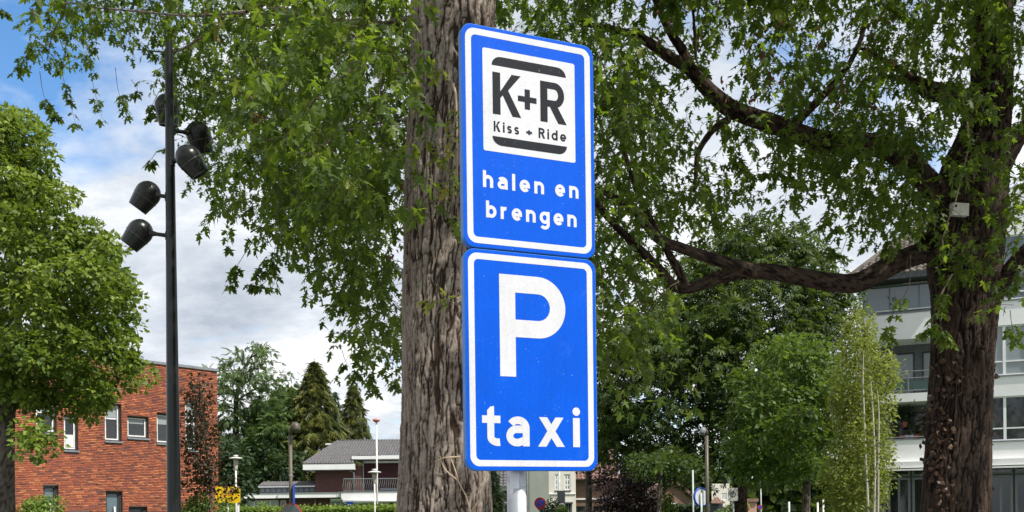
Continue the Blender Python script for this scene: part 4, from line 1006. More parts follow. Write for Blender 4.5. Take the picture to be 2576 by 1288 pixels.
wn2 = [g2(1500, 165, 1605, 470), g2(1678, 165, 1792, 470), g2(1690, 700, 1825, 1000), g2(1500, 700, 1600, 1000)]
mb = MB(); G2.wall(mb, r[0], 0, r[2], r[3] + 1.2, wn2, 0, .12); mb.quad(G2.pt(r[2], 0, 0), G2.pt(r[2], 0, -6), G2.pt(r[2], r[3] + 1.2, -6), G2.pt(r[2], r[3] + 1.2, 0)); mb.build('wall', MAT['cream'], wh)
r0 = g2(1105, 60, 1385, 900); mb = MB(); mb.quad(G2.pt(r0[0] - .4, 0, -2.2), G2.pt(r[0], 0, 0), G2.pt(r[0], r[3] + 1.2, 0), G2.pt(r0[0] - .4, r[3] + 1.2, -2.2)); mb.build('side_wall', MAT['cream'], wh)
for w in wn2[:2]: plain_window(G2, wh, w, MAT['frame_white'], MAT['glass'], .09, (.5,), (.33, .66), -.1, MAT['frame_grey'])
for w in wn2[2:]: plain_window(G2, wh, w, MAT['frame_mid'], MAT['glass'], .09, (.5,), (), -.1)
r1_ = g2(1385, 528, 1895, 545); mb = MB(); G2.box(mb, *r1_, -.02, .06); mb.build('string_course', MAT['render_grey'], wh)
r1_ = g2(1675, 690, 1838, 712); mb = MB(); G2.box(mb, *r1_, .0, .35); mb.build('door_canopy', MAT['sill'], wh)
MB().tube([G2.pt(g2(1120, 100, 1125, 800)[0] - .4, 0, -2.0), G2.pt(g2(1120, 100, 1125, 800)[0] - .4, 9, -2.0)], .06, 8).build('downpipe', MAT['frame_white'], wh, True)
zr = r[3] + 1.2; MB().prism([G2.pt(r0[0] - .8, zr, -2.4), G2.pt(r[0] - .2, zr, .3), G2.pt(r[2] + .3, zr, .3), G2.pt(r[2] + .3, zr, -6)], Vector((0, 0, .25))).build('roof', MAT['sill'], wh)
G3, g3 = house6('g', 70., '')
bh_ = thing('terraced_house', G3.pt(g3(1895, 400, 2400, 880)[0], 0), 'tan brick house with red-brown tiled roof beyond the white house', 'house')
r = g3(1850, 265, 2700, 900); wn3 = [g3(1900, 770, 2075, 1000), g3(2230, 770, 2400, 1000)]
mb = MB(); G3.wall(mb, r[0], 0, r[2], r[3], wn3, 0, .12); mb.build('wall', MAT['tan_brick'], bh_)
for w in wn3: plain_window(G3, bh_, w, MAT['frame_grey'], MAT['glass'], .09, (), (.5,), -.1)
r1_ = g3(1895, 618, 2700, 646); mb = MB(); G3.box(mb, *r1_, -.02, .10); mb.build('string_course', MAT['white_paint'], bh_)
A_ = G3.pt(r[0], r[3], .5); B_ = G3.pt(r[2], r[3], .5); pantiles('roof_tiles', A_, B_, B_ + Vector((0, 4.5, 3.6)), A_ + Vector((0, 4.5, 3.6)), MAT['tile_brown'], bh_, .27, .33)
r1_ = g3(1850, 262, 2700, 285, .4); mb = MB(); G3.box(mb, *r1_, -.2, .42); mb.build('gutter', MAT['frame_grey'], bh_)
# gabled house further right
def q7(zx, zy): return 1495.6 + .1659 * zx, 1093.9 + .1659 * zy
G4 = Fac(at(U0, HV, 66.), 90)
def g4(zx, zy, o=0.): return G4.uv(*q7(zx, zy), o)
ap, el, er = g4(1210, 715), g4(1000, 830), g4(1540, 1000)
gb = thing('gabled_house', G4.pt(ap[0], 0), 'brown gable house glimpsed low between the trees right of the signs', 'house')
MB().prism([G4.pt(el[0], 0), G4.pt(er[0], 0), G4.pt(*er), G4.pt(*ap), G4.pt(*el)], Vector((0, 8, 0))).build('wall', MAT['tan_brick'], gb)
for a, b in ((el, ap), (ap, er)):
    MB().prism([G4.pt(a[0], a[1], .25), G4.pt(b[0], b[1], .25), G4.pt(b[0], b[1] + .22, .25), G4.pt(a[0], a[1] + .22, .25)], Vector((0, 8.4, 0))).build('roof', MAT['tile_brown'], gb)
a = g4(1140, 1050); b = g4(1255, 1030); mb = MB(); G4.box(mb, a[0], a[1], b[0], b[1], .0, .3); mb.build('window_canopy', MAT['white_paint'], gb)
G5 = Fac(at(U0, HV, 85.), 90)
fh = thing('white_house', G5.pt(G5.uv(1810, 1270)[0], 0), 'distant white house with low brown roof behind the square grey sign', 'house')
r = G5.rect(1790, 1246, 1835, 1330); hw = G5.rect(1814, 1240, 1828, 1258); mb = MB(); G5.wall(mb, r[0], 0, r[2], r[3] + 1.0, [hw], 0, .1); mb.build('wall', MAT['cream'], fh); plain_window(G5, fh, hw, MAT['frame_white'], MAT['glass'], .12, (.5,), (), -.1)
r = G5.rect(1784, 1249, 1822, 1266, 1.); A_ = G5.pt(r[0], r[1], 1.5); B_ = G5.pt(r[2], r[1], 1.5); pantiles('roof_tiles', A_, B_, B_ + Vector((-.5, 1.4, .55)), A_ + Vector((.6, 1.4, .55)), MAT['tile_brown'], fh, .27, .3)
r = G5.rect(1786, 1266, 1818, 1330, .8); mb = MB(); G5.box(mb, r[0], 0, r[2], r[3], .0, .8); mb.build('porch', MAT['frame_grey'], fh)
G6 = Fac(at(U0, HV, 110.), 90)
pk = thing('distant_house', G6.pt(G6.uv(1890, 1270)[0], 0), 'far pinkish house between trunk and round tree at lower right', 'house')
r = G6.rect(1878, 1262, 1903, 1340); mb = MB(); G6.box(mb, r[0], 0, r[2], r[3], -8, 0); mb.build('wall', M('pink_brick', (.45, .27, .21), .9), pk); r = G6.rect(1875, 1254, 1906, 1262); mb = MB(); G6.box(mb, *r, -8.2, .3); mb.build('roof', MAT['tile_brown'], pk)

# ---------------------------------------------------------------- apartment block at right
AO = at(2450, HV, 42.)
AP = Fac(AO, 180 - 66.5)
zat = lambda v, u=2300, o=0.: AP.uv(u, v, o)[1]
sat = lambda u, o=0.: AP.uv(u, 1000, o)[0]
apb = thing('apartment_block', AP.pt(sat(2450), 0), 'pale grey apartment block with balconies and tiled roof at right edge', 'building')
s0, sm_, s1 = sat(2168), sat(2405), sat(2760)
zE = zat(705); zP3t, zP3b = zat(786), zat(851); zS2t, zS2b = zat(989), zat(1010); zP1t, zP1b = zat(1106), zat(1166); z2550 = lambda v: AP.uv(2550, v)[1]
# main wall right of the trunk
wins = [(sm_ + 1.0, z2550(752), s1, z2550(590)), (sm_ + 1.0, z2550(942), s1, z2550(816)), (sm_ + 1.0, z2550(1107), s1, z2550(995))]
mb = MB(); zTop = z2550(470); AP.wall(mb, sm_, zP1b, s1, zTop, wins, 0, .16); mb.quad(AP.pt(sm_, zP1b, 0), AP.pt(sm_, zP1b, -1.6), AP.pt(sm_, zE, -1.6), AP.pt(sm_, zE, 0)); mb.quad(AP.pt(sm_, zE, 0), AP.pt(sm_, zE, -10), AP.pt(sm_, zTop, -10), AP.pt(sm_, zTop, 0)); mb.quad(AP.pt(sm_, zTop, 0), AP.pt(s1, zTop, 0), AP.pt(s1, zTop, -10), AP.pt(sm_, zTop, -10)); mb.build('wall', MAT['render_grey'], apb)
for i, r in enumerate(wins):
    n_ = 5; wd = (r[2] - r[0]) / n_
    for k in range(n_):
        q = (r[0] + wd * k, r[1], r[0] + wd * (k + 1), r[3])
        plain_window(AP, apb, q, MAT['render_grey'], (MAT['glass_blue'], MAT['glass_pale'], MAT['glass'])[i], .055, (), (.28,) if i else (.12,), -.13, MAT['sill'] if k == 0 and False else None)
    mb = MB(); AP.box(mb, r[0], r[1] - .05, r[2], r[1] + .002, -.13, .05); mb.build('sill', MAT['sill'], apb)
# balconies left of the trunk
rec = -1.7
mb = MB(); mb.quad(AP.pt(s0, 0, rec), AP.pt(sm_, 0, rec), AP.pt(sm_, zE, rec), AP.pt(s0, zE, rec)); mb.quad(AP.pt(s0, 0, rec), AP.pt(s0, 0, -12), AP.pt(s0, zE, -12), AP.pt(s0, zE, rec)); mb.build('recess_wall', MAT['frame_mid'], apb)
for nm, z0, z1 in (('parapet', zP3b, zP3t), ('parapet', zP1b, zP1t)):
    mb = MB(); AP.box(mb, s0, z0, sm_, z1, -.14, .02); p = mb.build(nm, MAT['render_grey'], apb)
    mb = MB(); AP.box(mb, s0 - .02, z1 + .002, sm_, z1 + .05, -.16, .05); mb.build('parapet_cap', MAT['sill'], p)
for z0, z1, m in ((zP3b, zP3b + .22, 'render_grey'), (zS2b, zS2t, 'render_grey'), (zP1b - .01, zP1b + .2, 'render_grey')):
    mb = MB(); AP.box(mb, s0, z0, sm_, z1, rec, -.15 if m and z0 != zS2b else .1); mb.build('balcony_slab', MAT[m], apb)
mb = MB(); AP.box(mb, s0, zS2b, s0 + .25, zP3b, rec, rec + .3); mb.build('balcony_pier', MAT['render_grey'], apb)
# balcony two: curtained doors and a railing with glass panels
for k, (a, b) in enumerate(((.28, .56), (.64, .98))):
    q = (s0 + (sm_ - s0) * a, zS2t + .05, s0 + (sm_ - s0) * b, zP3b - .35); plain_window(AP, apb, q, MAT['frame_grey'], MAT['glass_pale'], .07, (), (), rec + .03)
zr = zat(934); zr2 = zat(951)
for z_ in (zr, zr2, zS2t + .12): MB().tube([AP.pt(s0, z_, .05), AP.pt(sm_, z_, .05)], .025, 6).build('hand_rail', MAT['rail'], apb)
for k in range(5):
    a = s0 + (sm_ - s0) * (k + .02) / 4.05; MB().tube([AP.pt(a, zS2t, .05), AP.pt(a, zr, .05)], .022, 6).build('rail_post', MAT['rail'], apb)
    if k < 4: mb = MB(); AP.box(mb, a + .04, zS2t + .14, a + (sm_ - s0) / 4.05 - .04, zr2 - .04, .035, .05); mb.build('glass_panel', M('green_glass', (.05, .085, .08), .15, .6), apb)
# balcony one: dark with plants
q = (s0 + .6, zP1b + .3, sm_ - .2, zS2b - .3); plain_window(AP, apb, q, MAT['frame_grey'], MAT['glass'], .07, (.33, .66), (), rec + .03)
MB().tube([AP.pt(s0, zP1t + .12, 0), AP.pt(sm_, zP1t + .12, 0)], .025, 6).build('hand_rail', MAT['rail'], apb)
# top balcony: glazed in
q = (s0 + .05, zP3t + .06, sm_, zE - .1); plain_window(AP, apb, q, MAT['frame_mid'], MAT['glass_blue'], .05, (.3, .62), (), -.12)
MB().tube([AP.pt(s0 + .6, zat(777), .06), AP.pt(sm_, zat(777), .06)], .025, 6).build('hand_rail', MAT['white_paint'], apb)
# roof: gutter, tiles, hip
ge = MB(); AP.box(ge, s0 - .5, zE - .02, sm_ - .01, zE + .20, -.3, .75); ge.build('gutter', MAT['frame_grey'], apb)
eA = AP.pt(s0 - .5, zE + .22, .72); eB = AP.pt(sm_ - .01, zE + .22, .72)
tip = at(2335, 556, 46.); hh = 3.9
rA = AP.pt((tip - AP.O).dot(AP.d), zE + .22 + hh, -5.2); rB = AP.pt(sm_ - .01, zE + .22 + hh, -5.2)
pantiles('roof_tiles', eA, eB, rB, rA, MAT['tile_old'], apb, .28, .34)
MB().tube([eA, rA], .12, 8).build('hip_tiles', MAT['tile_old'], apb, True)
MB().prism([eA, rA, AP.pt((rA - AP.O).dot(AP.d), zE + .22, -12)], Vector((0, 0, -.05))).build('roof_hip_side', MAT['tile_old'], apb)
# awning strip and the glazed ground floor
zA0, zA1 = zat(1177), zat(1165)
for k in range(3):
    a, b = sat(2200 + 190 * k), sat(2385 + 190 * k)
    mb = MB(); AP.box(mb, a, zA0, b, zA1 + .06, .02, .30); p = mb.build('awning_case', MAT['white_paint'], apb); mb = MB(); AP.box(mb, a, zA0 - .12, b, zA0 - .05, .25, .42); mb.build('awning_bar', MAT['white_paint'], p)
mb = MB(); mb.quad(AP.pt(s0, 0, -.4), AP.pt(s1, 0, -.4), AP.pt(s1, zP1b - .02, -.4), AP.pt(s0, zP1b - .02, -.4)); mb.build('ground_floor_wall', MAT['frame_grey'], apb)
gz = zat(1200)
for k in range(9):
    a = s0 + (s1 - s0) * k / 9; b = s0 + (s1 - s0) * (k + 1) / 9 - .08
    plain_window(AP, apb, (a, .2, b, gz), MAT['frame_mid'], MAT['glass'], .10, (.5,), (), -.38); plain_window(AP, apb, (a, gz + .06, b, gz + .48), MAT['frame_mid'], MAT['glass'], .08, (), (), -.38)
# plants, lamp and pots kept on the balconies
def leaf_ball(name, label, cat, c, r, n, size, mat, group=None, squash=1., stem=True, tpl=None, lumps=9):
    t = thing(name, (c.x, c.y, max(0, c.z - r)), label, cat, group)
    cs = [c + Vector((RND.gauss(0, .45), RND.gauss(0, .45), RND.gauss(0, .4) * squash)) * r for _ in range(lumps)] + [c]
    P = []; Y = []; Nn = []
    for cc in cs:
        m = n // len(cs); d = unit(NP.normal(size=(m, 3))); rr = r * .58 * (.6 + .4 * NP.random((m, 1)) ** .5) * np.array([[1, 1, squash]])
        P.append(np.array(cc) + d * rr); Nn.append(d + np.array([0, 0, .6])); Y.append(d * .5 + NP.normal(size=(m, 3)) * .6 + np.array([0, 0, -.25]))
    P, Y, Nn = map(np.concatenate, (P, Y, Nn))
    scatter('foliage', tpl or OVAL, P, Y, Nn, size * NP.uniform(.7, 1.25, len(P)), mat, t)
    if stem: MB().tube([(c.x, c.y, 0), (c.x, c.y, c.z)], [.05 * r + .02, .03 * r + .01], 8).build('stem', MAT['twig'], t)
    return t
def balcony_plant(u, v, rpx, o, label):
    a, z = AP.uv(u, v, o); c = AP.pt(a, z, o); r = px(rpx, 43); t = leaf_ball('potted_plant', label, 'potted plant', c, r, 420, .10, MAT['darkgreen'], 'plants on the apartment balconies', stem=False)
    MB().lathe(c + Vector((0, 0, -r * 1.2)), (0, 0, 1), [(-.12, .001), (-.12, .09), (.12, .13), (.12, .10)], 12).build('pot', M('terracotta', (.30, .11, .06), .8), t, True)
balcony_plant(2250, 762, 26, -.5, 'leafy plant at left behind the top balcony railing'); balcony_plant(2302, 750, 13, -.5, 'small plant hanging under the white globe on top balcony'); balcony_plant(2275, 1040, 24, -1.0, 'dark shrub standing in the lower balcony'); balcony_plant(2315, 1075, 14, -.6, 'small dark plant beside flower pots on lower balcony')
a, z = AP.uv(2302, 734, -.5); c = AP.pt(a, z, -.5)
gl = thing('globe_lamp', c, 'white globe pendant lamp hanging in top balcony of apartments', 'lamp'); MB().lathe(c, (0, 0, 1), [(-.10 * math.cos(k * math.pi / 10), max(.001, .10 * math.sin(k * math.pi / 10))) for k in range(11)], 16).build('globe', MAT['white_paint'], gl, True); MB().tube([c, c + Vector((0, 0, .5))], .01, 5).build('cord', MAT['frame_grey'], gl)
for k, (u, col) in enumerate(((2268, (.30, .10, .05)), (2280, (.35, .33, .38)), (2292, (.40, .40, .45)), (2304, (.28, .09, .05)))):
    a, z = AP.uv(u, 1100, -.3); c = AP.pt(a, zP1t + .05, -.3)
    pt_ = thing('flower_pot', c, ('terracotta pot at the left end of the lower balcony ledge', 'grey pot second from left on the lower balcony ledge', 'pale flower-filled pot third from left on the lower balcony ledge', 'terracotta pot at the right end of the lower balcony ledge')[k], 'flower pot', 'pots on the lower balcony ledge')
    MB().lathe(c, (0, 0, 1), [(0, .001), (0, .08), (.18, .12), (.18, .10), (.14, .001)], 12).build('pot', M('pot_glaze', col, .6), pt_, True)

# ---------------------------------------------------------------- trees beyond
def edge_dist(poly, u, v):
    P = np.array(poly, float); best = np.full(len(u), 1e9)
    for i in range(len(P)):
        a, b = P[i], P[(i + 1) % len(P)]; ab = b - a; t = np.clip(((u - a[0]) * ab[0] + (v - a[1]) * ab[1]) / (ab @ ab + 1e-9), 0, 1)
        best = np.minimum(best, np.hypot(u - a[0] - t * ab[0], v - a[1] - t * ab[1]))
    return best
def leafy_tree(name, label, cat, poly, D, thick, nc, cr, nl, tpl, size, mat, trunk, bark=None, group=None, limbs=6, extra=(), hug=.8, squash=.75, upb=.5, inset=.12):
    base = at(*trunk[0][:2], D); t = thing(name, (base.x, base.y, 0), label, cat, group); bark = bark or MAT['bark_lime']
    pts = [(Vector((base.x, base.y, 0)), px(trunk[0][2], D) / 2 * 1.25)] + [(at(u, v, D), px(w, D) / 2) for u, v, w in trunk]
    bark_tube('trunk', pts, bark, t, nseg=28, step=.08, amp=.012, cell=(.05, .2), seed=trunk[0][0] * .01)
    U, Vv = sample_poly(poly, nc * 4); ed = edge_dist(poly, U, Vv); ok_ = ed > inset * cr * F / D
    if ok_.sum() < nc: ok_ = ed >= np.sort(ed)[-nc]
    U, Vv, ed = U[ok_][:nc], Vv[ok_][:nc], ed[ok_][:nc]; nc = len(U); mx_ = np.percentile(ed, 95); sc_ = np.minimum(1, ed / mx_) ** .5
    Dp = D + thick * (NP.random(nc) - .5) * 2 * sc_
    C = [np.array(at(u, v, d)) for u, v, d in zip(U, Vv, Dp)]
    for (pl2, n2) in extra:
        a, b = sample_poly(pl2, n2); C += [np.array(at(u, v, D - thick * RND.random())) for u, v in zip(a, b)]
    C = np.array(C); R_ = cr * NP.uniform(.6, 1.25, len(C)); P = []; Y = []; Nn = []; rn = []
    for c, r in zip(C, R_):
        d = unit(NP.normal(size=(nl, 3)) + np.array([0, 0, upb])); P.append(c + d * r * (.45 + .55 * NP.random((nl, 1)) ** .4) * np.array([[1, 1, squash]]))
        Nn.append(d * .8 + np.array([0, 0, .7]) + NP.normal(size=(nl, 3)) * .35); Y.append(d * hug + NP.normal(size=(nl, 3)) * .5 + np.array([0, 0, -.35])); rn.append(np.clip(NP.random(nl) * .75 + NP.normal() * .12 + .1, 0, 1))
    P, Y, Nn, rn = map(np.concatenate, (P, Y, Nn, rn))
    scatter('crown', tpl, P, Y, Nn, size * NP.uniform(.7, 1.25, len(P)), mat, t, rn)
    top_ = pts[-1][0]; idx = NP.choice(len(C), min(limbs, len(C)), replace=False)
    for i in idx:
        e_ = Vector(C[i]); st = pts[max(1, len(pts) - 2)][0].lerp(top_, RND.random()); m1 = st.lerp(e_, .5) + Vector((0, 0, .06 * (e_ - st).length))
        MB().tube([st, m1, e_], [px(trunk[-1][2], D) * .38, px(trunk[-1][2], D) * .22, .012], 6).build('limb', bark, t, True)
    return t
LP = [(-60, 262), (10, 275), (48, 278), (103, 288), (133, 362), (135, 400), (186, 392), (228, 442), (218, 490), (180, 532), (212, 543), (260, 570), (308, 585), (313, 660), (345, 745), (366, 787), (356, 845), (340, 883), (372, 925), (385, 970), (354, 985), (318, 1005), (250, 1060), (201, 1060), (129, 1045), (36, 1050), (-60, 1060)]
leafy_tree('lime_tree', 'sunlit bright green tree in front of the brick building at far left', 'tree', LP, 22., 2.6, 350, .36, 95, OVAL, .13, MAT['lime'], [(14, 1288, 46), (16, 1100, 38), (25, 950, 34), (40, 750, 26), (50, 520, 14), (60, 330, 6)], limbs=26, inset=.55, extra=(([(62, 1075), (125, 1085), (120, 1140), (75, 1135)], 5),))
leafy_tree('chestnut_tree', 'big dark horse chestnut with dense palmate leaves behind the low limb', 'tree', [(1500, 900), (1560, 800), (1640, 760), (1700, 700), (1760, 650), (1800, 600), (1870, 572), (1960, 582), (2030, 615), (2070, 660), (2085, 710), (2120, 745), (2138, 790), (2130, 830), (2120, 920), (2110, 1010), (2070, 1140), (1900, 1210), (1800, 1225), (1650, 1220), (1560, 1190), (1520, 1100)], 40., 5.0, 300, 1.15, 46, PALM, .43, MAT['chest'], [(1862, 1288, 36), (1858, 1200, 34), (1850, 1000, 26), (1850, 800, 14), (1860, 650, 6)], bark=MAT['bark_dark'], limbs=18)
leafy_tree('round_tree', 'bright green round-crowned tree between the chestnut and the birch', 'tree', [(1860, 960), (1890, 905), (1960, 865), (2030, 855), (2095, 875), (2115, 1000), (2085, 1190), (2000, 1225), (1900, 1220), (1840, 1195), (1830, 1130), (1850, 1040)], 25., 2.8, 150, .46, 95, OVAL, .13, MAT['lime2'], [(2027, 1288, 20), (2029, 1180, 17), (2025, 1050, 12), (2020, 930, 5)], limbs=12)
bt = leafy_tree('birch_tree', 'slender pale birch clump with white stems before the apartment block', 'tree', [(2150, 815), (2172, 790), (2190, 850), (2235, 915), (2245, 1000), (2215, 1060), (2235, 1150), (2215, 1250), (2200, 1300), (2080, 1300), (2075, 1200), (2105, 1100), (2095, 1000), (2115, 900)], 21., 1.5, 260, .32, 70, OVAL, .075, MAT['birch'], [(2183, 1288, 9), (2178, 1180, 8), (2172, 1050, 7), (2168, 930, 5), (2172, 800, 2)], bark=None, limbs=10, squash=1.3, upb=0.)
MAT['birch_bark'] = M('white_birch_bark', (.44, .41, .34), .8, .2, nz=10, var=.2)
[c for c in bt.children if c.name.startswith('trunk')][0].data.materials[0] = MAT['birch_bark']
for pl in ([(2183, 1420, 8), (2183, 1288, 7), (2178, 1180, 6), (2173, 1050, 5), (2170, 950, 3), (2172, 880, 1.5)], [(2198, 1420, 7), (2198, 1288, 6), (2200, 1180, 5.5), (2196, 1060, 4.5), (2190, 960, 2)], [(2207, 1420, 6), (2208, 1288, 5), (2209, 1150, 4.5), (2210, 1040, 3), (2206, 980, 1.5)]):
    limb('stem', pl, 19.9, 19.9, MAT['birch_bark'], bt, nseg=10, step=.2, amp=.002)
leafy_tree('small_tree', 'small light-leaved tree with thin pale trunk in the shade right of the signs', 'tree', [(1590, 1150), (1700, 1130), (1760, 1160), (1775, 1205), (1720, 1212), (1650, 1200), (1590, 1212)], 34.5, 1.4, 34, .5, 70, OVAL, .14, MAT['chest'], [(1657, 1288, 12), (1660, 1220, 11), (1664, 1160, 6)], limbs=6)
leafy_tree('street_tree', 'dark trunked tree in front of the terraced house beside the signs', 'tree', [(1440, 1000), (1560, 980), (1570, 1150), (1500, 1180), (1440, 1170)], 45., 2.5, 40, .9, 60, OVAL, .2, MAT['darkgreen'], [(1481, 1288, 17), (1480, 1200, 16), (1480, 1080, 10)], limbs=6)
leafy_tree('purple_shrub', 'tall dark purple-leaved shrub just right of the lower sign', 'shrub', [(1505, 1205), (1540, 1188), (1600, 1200), (1640, 1230), (1648, 1310), (1505, 1310)], 36., 1.6, 60, .5, 75, OVAL, .12, MAT['purple'], [(1570, 1330, 8), (1570, 1260, 5), (1572, 1210, 3)], limbs=4)
leafy_tree('copper_tree', 'thin dark reddish-leaved young tree in front of the brick corner', 'tree', [(470, 960), (490, 930), (500, 955), (535, 990), (545, 1080), (550, 1160), (545, 1240), (480, 1235), (450, 1240), (455, 1150), (470, 1080), (460, 1010)], 31., 1.2, 105, .40, 19, OVAL, .13, MAT['copper'], [(528, 1330, 8), (530, 1240, 7), (520, 1130, 6), (512, 1040, 4), (497, 930, 2)], limbs=22)
stray = [(533, 1225, .5), (560, 1240, .4), (575, 1232, .35), (588, 1236, .3), (556, 1262, .35)]
# conifers
def cypress(label, tip, vb, half, D, n, size, mat, droop=.55, group='conifers behind the house', name='cypress_tree'):
    a = at(*tip, D); b = at(tip[0], vb, D); t = thing(name, (a.x, a.y, 0), label, 'tree', group); R0 = px(half, D); H_ = a.z
    MB().tube([(a.x, a.y, 0), (a.x, a.y, H_ * .6), (a.x + .05, a.y, H_)], [R0 * .07 + .08, R0 * .04 + .03, .02], 8).build('trunk', MAT['bark_lime'], t, True)
    h = NP.random(n) ** 1.25; z = b.z - 1.5 + (H_ - b.z + 1.5) * h; ang = NP.random(n) * 2 * np.pi; so_ = RND.random() * 50
    lump = np.array([noise.noise(Vector((math.cos(g) * 2.4 + so_, math.sin(g) * 2.4, q * 1.1))) for g, q in zip(ang, z)]); lump2 = np.array([noise.noise(Vector((math.cos(g) * 5 + so_, math.sin(g) * 5, q * 2.8 + 9))) for g, q in zip(ang, z)])
    rr = R0 * (1 - h) ** .90 * (1 + .30 * lump + .22 * lump2) * (1 - .32 * NP.random(n) ** 2) + .04
    P = np.stack([a.x + np.cos(ang) * rr, a.y + np.sin(ang) * rr, z], 1); out = np.stack([np.cos(ang), np.sin(ang), np.zeros(n)], 1)
    Y = out * .8 + np.array([0, 0, -droop]) + NP.normal(size=(n, 3)) * .28; Nn = out * .45 + np.array([0, 0, .9]) + NP.normal(size=(n, 3)) * .25
    scatter('foliage', FROND, P, Y, Nn, size * NP.uniform(.6, 1.3, n) * (.45 + .55 * (1 - h)), mat, t, np.clip(.45 + lump2 * .8 + NP.normal(size=n) * .18, 0, 1)); return t
cypress('tall broad cypress with ochre-green drooping sprays behind the brown house', (790, 908), 1290, 140, 85., 5200, 1.35, MAT['cypress'])
cypress('narrower cypress close to the trunk, right of the tall one', (888, 966), 1290, 88, 92., 3000, 1.2, MAT['cypress'])
cypress('small cypress tip between the two larger cypresses', (842, 985), 1290, 48, 96., 1500, 1.1, MAT['darkgreen'])
# larch: long level boughs with hanging needles
DL = 84.
lt = thing('larch_tree', at(594, 1500, DL) * 1, 'feathery larch with long level boughs right of the brick building', 'tree'); lt.location.z = 0
bb = at(594, 1288, DL); MB().tube([(bb.x, bb.y, 0), at(594, 1288, DL), at(592, 1100, DL), at(594, 1000, DL), at(612, 930, DL), at(648, 868, DL)], [.42, .36, .27, .2, .12, .03], 8).build('trunk', MAT['bark_lime'], lt, True)
LB = [([(594, 1010), (630, 985), (672, 966), (723, 940)], 1.), ([(596, 990), (570, 975), (556, 960)], 1.), ([(600, 960), (580, 925), (566, 905)], .8), ([(605, 945), (640, 925), (662, 905)], .9), ([(618, 920), (600, 895), (598, 878)], .6), ([(630, 900), (655, 885), (664, 876)], .6), ([(600, 965), (640, 955), (675, 935)], .9),
      ([(594, 1030), (570, 1020), (556, 1012)], .8), ([(593, 1040), (640, 1030), (690, 1040)], 1.), ([(592, 1060), (560, 1060), (545, 1075)], .9), ([(592, 1070), (650, 1070), (715, 1090)], 1.1), ([(592, 1095), (555, 1100), (540, 1120)], 1.), ([(592, 1110), (650, 1115), (710, 1140)], 1.2), ([(592, 1140), (560, 1150), (545, 1170)], 1.), ([(592, 1150), (640, 1160), (690, 1190)], 1.2), ([(592, 1180), (640, 1200), (700, 1220)], 1.2), ([(592, 1180), (560, 1200), (540, 1220)], 1.), ([(645, 872), (650, 868), (648, 866)], .4), ([(608, 938), (590, 940), (572, 945)], .8), ([(592, 1210), (640, 1225), (720, 1225)], 1.2), ([(592, 1210), (570, 1230), (550, 1245)], 1.)]
P = []; Y = []; tw = MB()
for pl, dens in LB:
    dd = DL + RND.uniform(-2.2, 2.2); S = catmull([(at(u, v, DL + (dd - DL) * i / (len(pl) - 1)), .08 - .065 * i / (len(pl) - 1)) for i, (u, v) in enumerate(pl)], 16); MB().tube([q[0] for q in S], [q[1] for q in S], 5).build('bough', MAT['bark_lime'], lt, True)
    dirv = (S[-1][0] - S[0][0]).normalized()
    for i, (p, _) in enumerate(S):
        for k in range(int((9 if pl[0][1] < 1035 else 14) * dens)):
            side = Vector((RND.gauss(0, .5), RND.gauss(0, .9), RND.gauss(0, .12))); q = p + side * RND.uniform(.1, 1.4) + dirv * RND.gauss(0, .2); q.z += RND.uniform(-.2, .4) - .2 * side.length
            P.append(tuple(q)); Y.append(tuple(dirv * .5 + side * .5 + Vector((0, 0, RND.choice((.1, -.2, -.7, -1.2))))))
P = np.array(P); Y = np.array(Y); scatter('needles', FROND, P, Y, NP.normal(size=P.shape) * .5 + np.array([0, -.2, .8]), .56 * NP.uniform(.6, 1.3, len(P)), MAT['larch'], lt)
# fuller green trees and shrubs between
leafy_tree('leafy_tree', 'pale green bushy tree between the larch and the tall cypress', 'tree', [(640, 1040), (690, 1005), (720, 1000), (745, 1010), (740, 1080), (730, 1180), (690, 1220), (640, 1180)], 86., 3.5, 60, 1.5, 60, FROND, .8, MAT['larch'], [(690, 1300, 8), (690, 1200, 7), (692, 1080, 4)], limbs=5)
leafy_tree('leafy_tree', 'dark green broadleaf tree showing beside the tall cypress tip', 'tree', [(700, 1000), (730, 985), (755, 990), (760, 1030), (730, 1060), (700, 1040)], 98., 3., 26, 1.5, 60, OVAL, .45, MAT['chest'], [(730, 1290, 8), (730, 1150, 7), (730, 1030, 4)], limbs=4)
leafy_tree('dark_shrub', 'dark evergreen mass below the larch beside the brick corner', 'shrub', [(548, 1130), (590, 1120), (600, 1170), (606, 1230), (600, 1290), (548, 1290)], 58., 2.5, 70, 1.0, 70, OVAL, .28, MAT['darkgreen'], [(576, 1330, 6), (576, 1250, 5), (576, 1190, 3)], limbs=4)
leafy_tree('dark_shrub', 'deep green shrubs under the tall cypress beside the low wing', 'shrub', [(640, 1140), (700, 1120), (760, 1130), (790, 1190), (790, 1290), (640, 1290)], 82., 3., 70, 1.3, 70, OVAL, .36, MAT['darkgreen'], [(720, 1330, 6), (720, 1250, 5), (720, 1190, 3)], limbs=4)
